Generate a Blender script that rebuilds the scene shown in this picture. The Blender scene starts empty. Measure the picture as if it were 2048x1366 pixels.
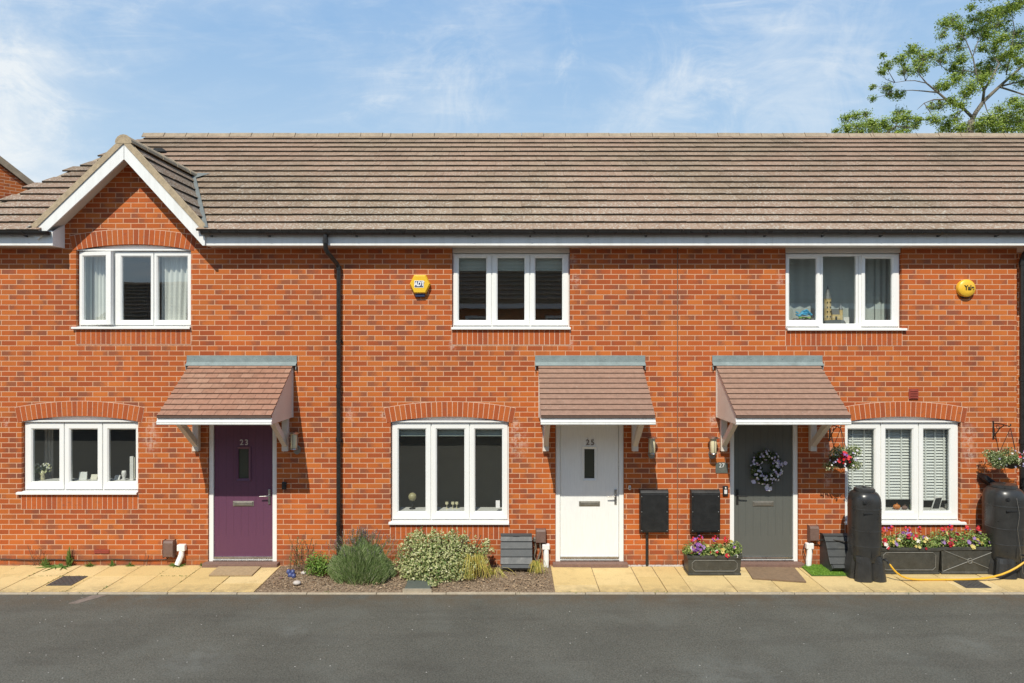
import bpy, math, random
from mathutils import Vector, Matrix
from mathutils.geometry import tessellate_polygon
import numpy as np
random.seed(7); R = random.Random(11)
S = bpy.context.scene; COL = S.collection
PI = math.pi
CAMZ = 3.3; F = 1355.0; D = 10.0
def WX(px, Y=0.0): return (px-1024)*(D+Y)/F
def WZ(py, Y=0.0): return CAMZ+(683-py)*(D+Y)/F
# ------------------------------------------------------------ node helper
class NT:
    def __init__(s, name):
        s.m = bpy.data.materials.new(name); s.m.use_nodes = True
        s.t = s.m.node_tree; s.t.nodes.clear()
        s.out = s.n('ShaderNodeOutputMaterial')
    def n(s, t, **k):
        x = s.t.nodes.new(t)
        for a, b in k.items(): setattr(x, a, b)
        return x
    def l(s, a, b): s.t.links.new(a, b)
    def setin(s, sock, v):
        if isinstance(v, bpy.types.NodeSocket): s.l(v, sock)
        elif v is not None:
            if isinstance(v, (tuple, list)) and sock.type == 'RGBA' and len(v) == 3: v = (*v, 1)
            sock.default_value = v
    def m_(s, op, a, b=None, c=None, clamp=False):
        x = s.n('ShaderNodeMath', operation=op, use_clamp=clamp)
        s.setin(x.inputs[0], a)
        if b is not None: s.setin(x.inputs[1], b)
        if c is not None: s.setin(x.inputs[2], c)
        return x.outputs[0]
    def mix(s, f, a, b, bt='MIX'):
        x = s.n('ShaderNodeMix', data_type='RGBA', blend_type=bt)
        s.setin(x.inputs[0], f); s.setin(x.inputs[6], a); s.setin(x.inputs[7], b)
        return x.outputs[2]
    def rng(s, v, a, b, c=0.0, d=1.0, smooth=False):
        x = s.n('ShaderNodeMapRange'); x.interpolation_type = 'SMOOTHSTEP' if smooth else 'LINEAR'
        s.setin(x.inputs[0], v); s.setin(x.inputs[1], a); s.setin(x.inputs[2], b); s.setin(x.inputs[3], c); s.setin(x.inputs[4], d)
        return x.outputs[0]
    def noise(s, vec, scale, detail=4, rough=.55, dist=0.0):
        x = s.n('ShaderNodeTexNoise'); s.setin(x.inputs['Vector'], vec)
        x.inputs['Scale'].default_value = scale; x.inputs['Detail'].default_value = detail
        x.inputs['Roughness'].default_value = rough; x.inputs['Distortion'].default_value = dist
        return x.outputs[0]
    def obj(s): return s.n('ShaderNodeTexCoord').outputs['Object']
    def sep(s, v):
        x = s.n('ShaderNodeSeparateXYZ'); s.l(v, x.inputs[0]); return x.outputs
    def comb(s, a, b, c=0.0):
        x = s.n('ShaderNodeCombineXYZ')
        for i, v in enumerate((a, b, c)): s.setin(x.inputs[i], v)
        return x.outputs[0]
    def scalev(s, v, sc):
        x = s.n('ShaderNodeVectorMath', operation='MULTIPLY'); s.l(v, x.inputs[0]); x.inputs[1].default_value = sc
        return x.outputs[0]
    def isl(s): return s.n('ShaderNodeNewGeometry').outputs['Random Per Island']
    def ramp(s, f, cols, const=False):
        x = s.n('ShaderNodeValToRGB'); s.setin(x.inputs[0], f); cr = x.color_ramp
        if const: cr.interpolation = 'CONSTANT'; cols = [(i/len(cols), c) for i, (p, c) in enumerate(cols)]
        while len(cr.elements) < len(cols): cr.elements.new(.5)
        for e, (p, c) in zip(cr.elements, cols): e.position = p; e.color = (*c, 1)
        return x.outputs[0]
    def bsdf(s, col, rough=.6, bump=None, bs=.3, bd=.01, metal=0.0, spec=.5, **k):
        b = s.n('ShaderNodeBsdfPrincipled')
        s.setin(b.inputs['Base Color'], col); s.setin(b.inputs['Roughness'], rough); s.setin(b.inputs['Metallic'], metal)
        s.setin(b.inputs['Specular IOR Level'], spec)
        for a, v in k.items(): s.setin(b.inputs[a], v)
        if bump is not None:
            x = s.n('ShaderNodeBump'); x.inputs['Strength'].default_value = bs; x.inputs['Distance'].default_value = bd
            s.l(bump, x.inputs['Height']); s.l(x.outputs[0], b.inputs['Normal'])
        s.l(b.outputs[0], s.out.inputs[0]); return b
M = {}
def simple(name, col, rough=.5, var=.12, scale=6.0, metal=0.0, bs=.15, fine=60.0, spec=.5, dirt=None):
    n = NT(name); o = n.obj()
    a = n.noise(o, scale, 5); b = n.noise(o, fine, 3)
    f = n.m_('ADD', n.m_('MULTIPLY', a, .6), n.m_('MULTIPLY', b, .4))
    f = n.rng(f, .3, .7)
    lo = tuple(c*(1-var) for c in col); hi = tuple(min(1, c*(1+var)) for c in col)
    c = n.mix(f, lo, hi)
    if dirt:
        d = n.rng(n.noise(o, 9.0, 6, .7), .56, .72, 0, .7, True)
        c = n.mix(d, c, dirt)
    n.bsdf(c, n.rng(a, .3, .7, max(0, rough-.08), min(1, rough+.08)), b, bs, .004, metal, spec)
    M[name] = n.m; return n.m
# brick wall
def brick_mat(name, tint=1.0):
    n = NT(name); o = n.obj(); x, y, z = n.sep(o)
    w = n.noise(o, 55, 2)
    wob = n.m_('MULTIPLY', n.m_('SUBTRACT', w, .5), .006)
    u = n.m_('DIVIDE', n.m_('ADD', n.m_('ADD', x, y), wob), .225)
    v = n.m_('DIVIDE', n.m_('ADD', z, wob), .0753)
    row = n.m_('FLOOR', v)
    u2 = n.m_('ADD', u, n.m_('MULTIPLY', n.m_('FLOORED_MODULO', row, 2.0), .5))
    col = n.m_('FLOOR', u2)
    fu = n.m_('SUBTRACT', u2, col); fv = n.m_('SUBTRACT', v, row)
    eu = n.m_('MULTIPLY', n.m_('MINIMUM', fu, n.m_('SUBTRACT', 1.0, fu)), .225)
    ev = n.m_('MULTIPLY', n.m_('MINIMUM', fv, n.m_('SUBTRACT', 1.0, fv)), .0753)
    e = n.m_('MINIMUM', eu, ev)
    br = n.rng(e, .0042, .0070, 0, 1, True)
    wn = n.n('ShaderNodeTexWhiteNoise', noise_dimensions='2D'); n.l(n.comb(col, row), wn.inputs['Vector'])
    r, g, b = n.sep(wn.outputs['Color'])
    base = n.ramp(r, [(0, (.36, .082, .027)), (.3, (.46, .104, .026)), (.6, (.51, .125, .027)), (.85, (.55, .155, .034)), (1, (.42, .11, .032))])
    gd = n.mix(n.m_('GREATER_THAN', b, .5), fu, n.m_('SUBTRACT', 1.0, fu))
    nz = n.noise(o, 26, 4, .6)
    t = n.m_('ADD', gd, n.m_('MULTIPLY', n.m_('SUBTRACT', nz, .5), 1.0))
    th = n.m_('ADD', n.m_('MULTIPLY', g, 1.55), n.rng(n.noise(o, .8, 3), .35, .65, -.22, .22))
    dk = n.rng(t, th, n.m_('ADD', th, .6), 0, .70, True)
    c = n.mix(dk, base, (.225, .082, .050))
    # fine grain, large weathering
    gr = n.rng(n.noise(o, 160, 3, .7), .3, .7, .80, 1.14)
    lg = n.rng(n.noise(o, .9, 4), .3, .7, .84, 1.08)
    gg = n.m_('MULTIPLY', gr, lg)
    c = n.mix(1.0, c, n.comb(gg, gg, gg), 'MULTIPLY')
    mort = n.mix(n.noise(o, 70, 3), (.56, .30, .18), (.72, .43, .27))
    c = n.mix(br, mort, c)
    # efflorescence and grime near the ground
    ef = n.m_('MULTIPLY', n.rng(n.noise(o, 2.1, 5, .7), .66, .80, 0, 1, True), n.rng(n.noise(o, 30, 4, .7), .42, .62, 0, .45))
    c = n.mix(ef, c, (.62, .45, .36))
    for sx_, sz_, rr_ in ((302,880,.16),(303,850,.09),(1036,885,.20),(1030,850,.10),(767,829,.07),(1655,900,.12),(1655,960,.10),(1935,870,.16),(1938,910,.14),(1150,562,.09),(12,845,.06),(700,830,.10),(1147,520,.07),(905,690,.08),(1140,688,.07),(1425,840,.12),(1560,560,.08)):
        dv = n.n('ShaderNodeVectorMath', operation='DISTANCE'); n.l(n.comb(x, n.m_('MULTIPLY', z, .6)), dv.inputs[0]); dv.inputs[1].default_value = (WX(sx_), WZ(sz_)*.6, 0)
        k_ = n.m_('MULTIPLY', n.rng(dv.outputs['Value'], rr_, rr_*.15, 0, .48, True), n.rng(n.noise(o, 16, 5, .75), .42, .62, 0, 1, True))
        c = n.mix(k_, c, (.72, .56, .47))
    for xa_, xb_, zt_, l_ in ((152,382,658,.5),(904,1140,659,.5),(1571,1811,661,.5),(38,276,988,.4)):
        ins = n.m_('MULTIPLY', n.rng(x, WX(xa_)-.04, WX(xa_)+.03, 0, 1, True), n.rng(x, WX(xb_)+.04, WX(xb_)-.03, 0, 1, True))
        st = n.m_('MULTIPLY', n.m_('MULTIPLY', ins, n.m_('MULTIPLY', n.rng(z, WZ(zt_)-l_, WZ(zt_), 0, 1), n.m_('LESS_THAN', z, WZ(zt_)))), n.rng(n.noise(n.scalev(o, (1, 1, .08)), 14, 4, .7), .45, .65, 0, .5, True))
        c = n.mix(st, c, (.17, .07, .045))
    gd2 = n.m_('MULTIPLY', n.rng(z, .32, 0.0, 0, .75), n.rng(n.noise(o, 8, 5), .35, .6))
    c = n.mix(gd2, c, (.20, .10, .06))
    h = n.m_('ADD', br, n.m_('MULTIPLY', n.noise(o, 120, 3), .35))
    n.bsdf(c, .86, h, .55, .006, spec=.25)
    M[name] = n.m
brick_mat('brick')
def arch_mat():
    n = NT('arch_brick'); o = n.obj(); i = n.isl()
    base = n.ramp(i, [(0, (.34, .082, .030)), (.35, (.42, .096, .027)), (.7, (.49, .118, .028)), (1, (.45, .125, .034))])
    dk = n.rng(n.noise(o, 22, 4, .6), .52, .75, 0, .7, True)
    c = n.mix(dk, base, (.20, .08, .055))
    gr = n.rng(n.noise(o, 160, 3, .7), .3, .7, .85, 1.15); c = n.mix(1.0, c, n.comb(gr, gr, gr), 'MULTIPLY')
    n.bsdf(c, .86, n.noise(o, 120, 3), .4, .004, spec=.25); M['arch_brick'] = n.m
arch_mat()
simple('mortar', (.68, .44, .31), .9, .15, 30)
# roof tiles
def tile_mat(name, cols, pink, lichen=1.0, low=4.9, high=7.6):
    n = NT(name); o = n.obj(); x, y, z = n.sep(o); i = n.isl()
    c = n.ramp(i, cols)
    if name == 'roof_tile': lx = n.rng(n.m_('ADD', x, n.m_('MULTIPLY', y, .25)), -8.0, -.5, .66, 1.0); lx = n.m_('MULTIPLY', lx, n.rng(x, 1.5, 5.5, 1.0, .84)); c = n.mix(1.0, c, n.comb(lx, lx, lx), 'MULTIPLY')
    big = n.rng(n.noise(n.scalev(o, (.5, .5, .5)), 1.0, 3), .40, .62, 0, .6, True)
    c = n.mix(big, c, pink)
    mm = n.rng(n.noise(o, 14, 5, .7), .3, .7, .84, 1.16)
    c = n.mix(1.0, c, n.comb(mm, mm, mm), 'MULTIPLY')
    dk = n.rng(n.noise(o, 5, 5, .7), .55, .72, 0, .22, True)
    c = n.mix(dk, c, (.10, .075, .05))
    hm = n.rng(z, low, high, 1.0, .30)
    th = n.m_('SUBTRACT', .665, n.m_('MULTIPLY', hm, .125))
    th = n.m_('SUBTRACT', th, n.m_('MULTIPLY', n.m_('SUBTRACT', n.noise(o, 1.6, 3), .5), .12))
    li = n.rng(n.noise(o, 30, 3, .8), th, n.m_('ADD', th, .04), 0, .85*lichen, True)
    c = n.mix(li, c, (.56, .52, .43))
    dp = n.rng(n.noise(n.scalev(o, (1, 1.3, 1.3)), 37, 3, .8), .60, .66, 0, .45*lichen, True); c = n.mix(dp, c, (.09, .07, .05))
    n.bsdf(c, .9, n.noise(o, 90, 4, .7), .6, .006, spec=.2); M[name] = n.m
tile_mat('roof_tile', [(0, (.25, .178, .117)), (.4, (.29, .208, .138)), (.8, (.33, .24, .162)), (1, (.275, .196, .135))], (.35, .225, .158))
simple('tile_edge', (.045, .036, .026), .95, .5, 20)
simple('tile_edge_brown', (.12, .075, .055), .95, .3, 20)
tile_mat('canopy_tile_red', [(0, (.30, .16, .105)), (.5, (.34, .185, .125)), (1, (.38, .225, .155))], (.36, .19, .13), .25, 2.0, 2.5)
tile_mat('canopy_tile_brown', [(0, (.30, .185, .135)), (1, (.32, .20, .145))], (.31, .19, .14), .3, 2.0, 2.4)
simple('verge_mortar', (.42, .33, .215), .9, .3, 12, bs=.5)
simple('ridge_tile', (.33, .26, .18), .9, .3, 9, bs=.5)
simple('white_pvc', (.86, .86, .83), .32, .015, 3, bs=.01)
def fascia():
    n = NT('fascia_white'); o = n.obj(); x, y, z = n.sep(o)
    a = n.rng(n.noise(n.scalev(o, (1, 1, .12)), 9, 5, .7), .40, .72, 0, .30, True); c = n.mix(a, (.85,.85,.82), (.55,.54,.48))
    b = n.rng(n.m_('ABSOLUTE', n.m_('SUBTRACT', n.m_('FRACT', n.m_('DIVIDE', x, 2.5)), .5)), .0, .0012, .35, 0); c = n.mix(b, c, (.2,.2,.18))
    n.bsdf(c, .35, n.noise(o, 1.2, 3), .15, .02); M['fascia_white'] = n.m
fascia()
simple('white_paint', (.74, .72, .69), .4, .06, 4, bs=.05, dirt=None)
simple('cream_paint', (.70, .63, .55), .5, .08, 4, bs=.08)
simple('soffit_white', (.70, .67, .62), .5, .06, 4)
simple('black_plastic', (.018, .019, .02), .38, .3, 10, bs=.06)
simple('gutter_black', (.022, .021, .02), .3, .3, 8)
simple('butt_plastic', (.032, .032, .031), .33, .25, 8, bs=.12)
simple('meter_black', (.016, .016, .016), .45, .4, 12, dirt=(.05, .048, .045))
simple('box_grey', (.055, .06, .062), .5, .2, 10, dirt=(.10, .10, .095))
simple('lead', (.22, .27, .265), .5, .2, 8, dirt=(.32, .38, .37))
simple('valley', (.17, .18, .16), .6, .2, 8)
simple('dark_void', (.01, .01, .01), .9)
simple('steel', (.50, .49, .47), .32, .15, 20, metal=1.0)
simple('dull_steel', (.34, .32, .28), .45, .15, 20, metal=.8)
simple('dark_metal', (.03, .03, .03), .45, .2, 20, metal=.3)
simple('brown_plastic', (.17, .105, .085), .55, .2, 12, dirt=(.26, .19, .16))
simple('step_brown', (.20, .12, .095), .8, .2, 20, bs=.3)
simple('room_wall', (.42, .40, .31), .8, .05)
simple('fabric_white', (.66, .67, .64), .9, .08, 5)
simple('fabric_grey', (.44, .49, .47), .9, .08, 3)
simple('blind_roll', (.42, .47, .43), .8, .05)
simple('slat_white', (.74, .75, .72), .5, .04)
simple('yellow_box', (.82, .50, .03), .35, .05, 6)
simple('yale_yellow', (.85, .50, .04), .35, .05, 6)
simple('navy', (.03, .05, .12), .4, .1)
simple('white_mark', (.8, .8, .8), .5, .03)
simple('ink', (.02, .02, .015), .5, .1)
simple('number_steel', (.55, .52, .50), .4, .1, metal=.3)
simple('number_dark', (.22, .20, .18), .4, .1, metal=.3)
simple('vent_red', (.30, .055, .035), .6, .15, 20)
simple('slate', (.10, .115, .10), .6, .15, 20)
simple('planter_lead', (.055, .055, .048), .42, .35, 10, bs=.15, dirt=(.13, .12, .10))
simple('planter_line', (.17, .165, .145), .5, .3, 20)
simple('soil_dark', (.05, .035, .025), .95, .4, 20, bs=.6)
simple('hose_yellow', (.75, .42, .03), .35, .08)
simple('mat_beige', (.40, .29, .165), .95, .2, 30, bs=.6, fine=200)
simple('mat_brown', (.23, .155, .095), .95, .25, 20, bs=.6, fine=200)
simple('drain_metal', (.075, .07, .065), .6, .3, 20)
simple('concrete', (.40, .34, .25), .9, .2, 14, bs=.4, dirt=(.24, .20, .14))
simple('bark', (.17, .15, .12), .9, .35, 6, bs=.6)
simple('twig', (.13, .08, .05), .9, .3, 6)
simple('lamp_glass', (.70, .64, .42), .25, .1, 8)
simple('castle_tan', (.62, .47, .22), .5, .1, 30)
simple('castle_grey', (.14, .15, .15), .5, .1, 30)
simple('toy_blue', (.08, .42, .68), .35, .1)
simple('toy_green', (.30, .55, .10), .4, .1)
simple('pumpkin', (.55, .18, .03), .5, .2)
simple('paper', (.70, .70, .68), .7, .05)
simple('candle', (.70, .66, .55), .6, .05)
simple('photo_dark', (.03, .03, .03), .3, .1)
simple('stone_pale', (.50, .46, .42), .7, .2, 20)
simple('blue_glaze', (.07, .09, .22), .35, .3, 20)
simple('worn_patch', (.19, .155, .13), .9, .3, 20, bs=.4)
simple('joint', (.20, .11, .07), .9, .2, 20)
simple('cable', (.02, .02, .02), .5)
simple('globe_map', (.36, .32, .17), .4, .4, 14)
simple('fern_weed', (.10, .19, .035), .7, .3)
simple('plaster_right', (.30, .07, .03), .9, .2)
simple('grey_upvc', (.55, .56, .54), .35, .05)
# glass
def glass_mat():
    n = NT('window_glass'); tr = n.n('ShaderNodeBsdfTransparent'); tr.inputs[0].default_value = (.92, .95, .93, 1)
    gl = n.n('ShaderNodeBsdfGlossy'); gl.inputs['Roughness'].default_value = .0; gl.inputs[0].default_value = (.95, .98, 1, 1)
    o = n.obj(); b = n.n('ShaderNodeBump'); b.inputs['Strength'].default_value = .04; b.inputs['Distance'].default_value = .01
    n.l(n.noise(o, 2.2, 2), b.inputs['Height']); n.l(b.outputs[0], gl.inputs['Normal'])
    ge = n.n('ShaderNodeNewGeometry'); dt = n.n('ShaderNodeVectorMath', operation='DOT_PRODUCT'); n.l(ge.outputs['Incoming'], dt.inputs[0]); n.l(ge.outputs['Normal'], dt.inputs[1])
    k = n.m_('POWER', n.m_('SUBTRACT', 1.0, n.m_('ABSOLUTE', dt.outputs['Value'])), 5.0)
    ms = n.n('ShaderNodeMixShader'); n.l(n.m_('ADD', n.m_('MULTIPLY', k, .9), .155, clamp=True), ms.inputs[0])
    n.l(tr.outputs[0], ms.inputs[1]); n.l(gl.outputs[0], ms.inputs[2]); n.l(ms.outputs[0], n.out.inputs[0]); M['glass'] = n.m
glass_mat()
def door_mat(name, col, plank=True):
    n = NT(name); o = n.obj(); x, y, z = n.sep(o)
    fx = n.m_('ABSOLUTE', n.m_('SUBTRACT', n.m_('FRACT', n.m_('DIVIDE', x, .11)), .5))
    g = n.rng(fx, .0, .06, 0, 1, True)
    g = n.m_('MAXIMUM', g, n.m_('LESS_THAN', z, .42)) if plank else n.m_('MULTIPLY', g, 0.0)
    f = n.noise(n.scalev(o, (6, 6, .6)), 8, 5, .7)
    v = n.rng(f, .3, .7, .95, 1.05)
    c = n.mix(1.0, (*col, 1), n.comb(v, v, v), 'MULTIPLY')
    c = n.mix(n.m_('MULTIPLY', n.m_('SUBTRACT', 1.0, g), .22 if plank else 0.0), c, (0, 0, 0, 1))
    n.bsdf(c, .45, n.m_('ADD', g, n.m_('MULTIPLY', n.noise(n.scalev(o, (30, 30, 2)), 6, 4), .3)), .35, .003)
    M[name] = n.m
door_mat('door_purple', (.125, .046, .090)); door_mat('door_white', (.84, .845, .82), False); door_mat('door_grey', (.115, .120, .108))
# asphalt
def asphalt():
    n = NT('asphalt'); o = n.obj()
    sp = n.noise(o, 60, 4, .75)
    c = n.ramp(sp, [(.30, (.056, .056, .045)), (.5, (.120, .119, .099)), (.68, (.166, .164, .138))])
    big = n.rng(n.noise(o, .7, 4, .6), .35, .65, .86, 1.10); c = n.mix(1.0, c, n.comb(big, big, big), 'MULTIPLY')
    pa = n.rng(n.noise(o, 1.3, 3, .5, .4), .54, .68, 0, .22, True); c = n.mix(pa, c, (.155, .165, .145))
    tr = n.rng(n.noise(n.scalev(o, (.35, 2.2, 1)), 1.6, 4, .6), .50, .66, 0, .22, True); c = n.mix(tr, c, (.062, .058, .050))
    for px_, py_, r_ in ((-3.3,-2.95,.55),(-2.5,-2.2,.25),(-5.5,-3.2,.5),(2.2,-3.3,.7),(5.0,-2.6,.4)):
        dv = n.n('ShaderNodeVectorMath', operation='DISTANCE'); n.l(n.scalev(o, (1, 1, 0)), dv.inputs[0]); dv.inputs[1].default_value = (px_, py_, 0)
        k_ = n.m_('MULTIPLY', n.rng(dv.outputs['Value'], r_, r_*.2, 0, .4, True), n.rng(n.noise(o, 5, 4, .7), .35, .6)); c = n.mix(k_, c, (.19, .20, .18))
    vor = n.n('ShaderNodeTexVoronoi', feature='F1'); n.l(o, vor.inputs['Vector']); vor.inputs['Scale'].default_value = 14
    fleck = n.m_('MULTIPLY', n.m_('LESS_THAN', vor.outputs['Distance'], .10), n.m_('GREATER_THAN', n.sep(vor.outputs['Color'])[0], .90))
    c = n.mix(n.m_('MULTIPLY', fleck, .9), c, (.55, .54, .5))
    x, y, z = n.sep(o)
    ed = n.m_('MULTIPLY', n.rng(y, -1.75, -1.12, 0, .8, True), n.rng(n.noise(o, 3, 5, .7), .35, .6))
    c = n.mix(ed, c, (.115, .088, .058))
    n.bsdf(c, .85, sp, 1.0, .012, spec=.3); M['asphalt'] = n.m
asphalt()
def slab():
    n = NT('paving_buff'); o = n.obj(); i = n.isl()
    c = n.ramp(i, [(0, (.62, .455, .20)), (.5, (.67, .50, .23)), (1, (.71, .55, .28))])
    v = n.rng(n.noise(o, 70, 4, .7), .3, .7, .86, 1.12); c = n.mix(1.0, c, n.comb(v, v, v), 'MULTIPLY')
    st = n.rng(n.noise(o, 3.2, 6, .72), .50, .70, 0, .5, True); c = n.mix(st, c, (.42, .31, .14))
    x, y, z = n.sep(o)
    ed = n.m_('MULTIPLY', n.rng(y, -.75, -1.08, 0, .65), n.rng(n.noise(o, 7, 6, .7), .35, .6)); c = n.mix(ed, c, (.24, .19, .11))
    n.bsdf(c, .9, n.noise(o, 110, 4), .5, .005, spec=.2); M['paving_buff'] = n.m
slab()
def soil():
    n = NT('soil'); o = n.obj()
    s = n.noise(o, 38, 5, .75)
    c = n.ramp(s, [(.3, (.07, .05, .032)), (.46, (.20, .145, .095)), (.58, (.36, .27, .185)), (.7, (.55, .44, .32))])
    n.bsdf(c, .95, s, 1.0, .02, spec=.15); M['soil'] = n.m
soil()
def leaf_mat(name, cols, rough=.5, trans=.25):
    n = NT(name); i = n.isl()
    if name == 'bloom_mixed':
        vo = n.n('ShaderNodeTexVoronoi', feature='F1'); n.l(n.obj(), vo.inputs['Vector']); vo.inputs['Scale'].default_value = 9
        i = n.m_('FRACT', n.m_('ADD', n.sep(vo.outputs['Color'])[0], n.m_('MULTIPLY', i, .22)))
    c = n.ramp(i, cols, name.startswith('bloom'))
    b = n.bsdf(c, rough, spec=.35)
    tl = n.n('ShaderNodeBsdfTranslucent'); n.l(c, tl.inputs[0])
    ms = n.n('ShaderNodeMixShader'); ms.inputs[0].default_value = trans
    n.l(b.outputs[0], ms.inputs[1]); n.l(tl.outputs[0], ms.inputs[2]); n.l(ms.outputs[0], n.out.inputs[0]); M[name] = n.m
leaf_mat('tree_leaf', [(0, (.11, .17, .025)), (.35, (.25, .35, .05)), (.7, (.40, .52, .09)), (1, (.56, .64, .15))], .55, .4)
leaf_mat('euonymus_leaf', [(0, (.10, .17, .04)), (.22, (.22, .30, .09)), (.45, (.44, .46, .19)), (.8, (.58, .58, .30)), (1, (.70, .68, .42))])
leaf_mat('lavender_leaf', [(0, (.08, .13, .04)), (.5, (.18, .26, .085)), (.85, (.28, .36, .14)), (1, (.44, .42, .30))])
leaf_mat('lavender_bloom', [(0, (.10, .08, .12)), (.6, (.22, .17, .22)), (1, (.30, .26, .24))])
leaf_mat('bright_leaf', [(0, (.07, .15, .02)), (.5, (.15, .28, .04)), (1, (.28, .40, .09))])
leaf_mat('weed_leaf', [(0, (.06, .12, .02)), (.5, (.13, .22, .045)), (1, (.25, .32, .09))])
leaf_mat('straw_leaf', [(0, (.22, .26, .05)), (.35, (.50, .42, .10)), (.7, (.66, .52, .13)), (1, (.30, .38, .07))])
leaf_mat('planter_leaf', [(0, (.07, .13, .025)), (.5, (.19, .28, .06)), (.85, (.34, .42, .12)), (1, (.52, .52, .22))])
leaf_mat('basket_leaf', [(0, (.06, .11, .03)), (.45, (.14, .21, .06)), (.7, (.35, .42, .18)), (1, (.66, .66, .44))])
leaf_mat('grass_blade', [(0, (.10, .22, .02)), (1, (.26, .44, .06))])
leaf_mat('dry_litter', [(0, (.12, .07, .04)), (.5, (.30, .20, .12)), (1, (.50, .38, .24))], .9, .1)
leaf_mat('bloom_mixed', [(0, (.50, .015, .03)), (.20, (.20, .07, .26)), (.36, (.50, .04, .13)), (.50, (.55, .42, .08)), (.64, (.34, .20, .45)), (.78, (.70, .66, .60)), (.9, (.60, .50, .16)), (1, (.30, .01, .03))], .6, .15)
leaf_mat('bloom_red', [(0, (.60, .015, .02)), (.7, (.70, .05, .06)), (1, (.35, .12, .45))], .6, .15)
leaf_mat('bloom_purple', [(0, (.16, .05, .26)), (1, (.36, .14, .42))], .6, .15)
leaf_mat('bloom_pale', [(0, (.46, .40, .62)), (.5, (.62, .58, .70)), (1, (.78, .76, .74))], .6, .15)
leaf_mat('bloom_cream', [(0, (.55, .55, .30)), (1, (.8, .8, .7))], .6, .15)
leaf_mat('wreath_leaf', [(0, (.03, .05, .02)), (.5, (.07, .10, .035)), (1, (.16, .20, .07))])
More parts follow.
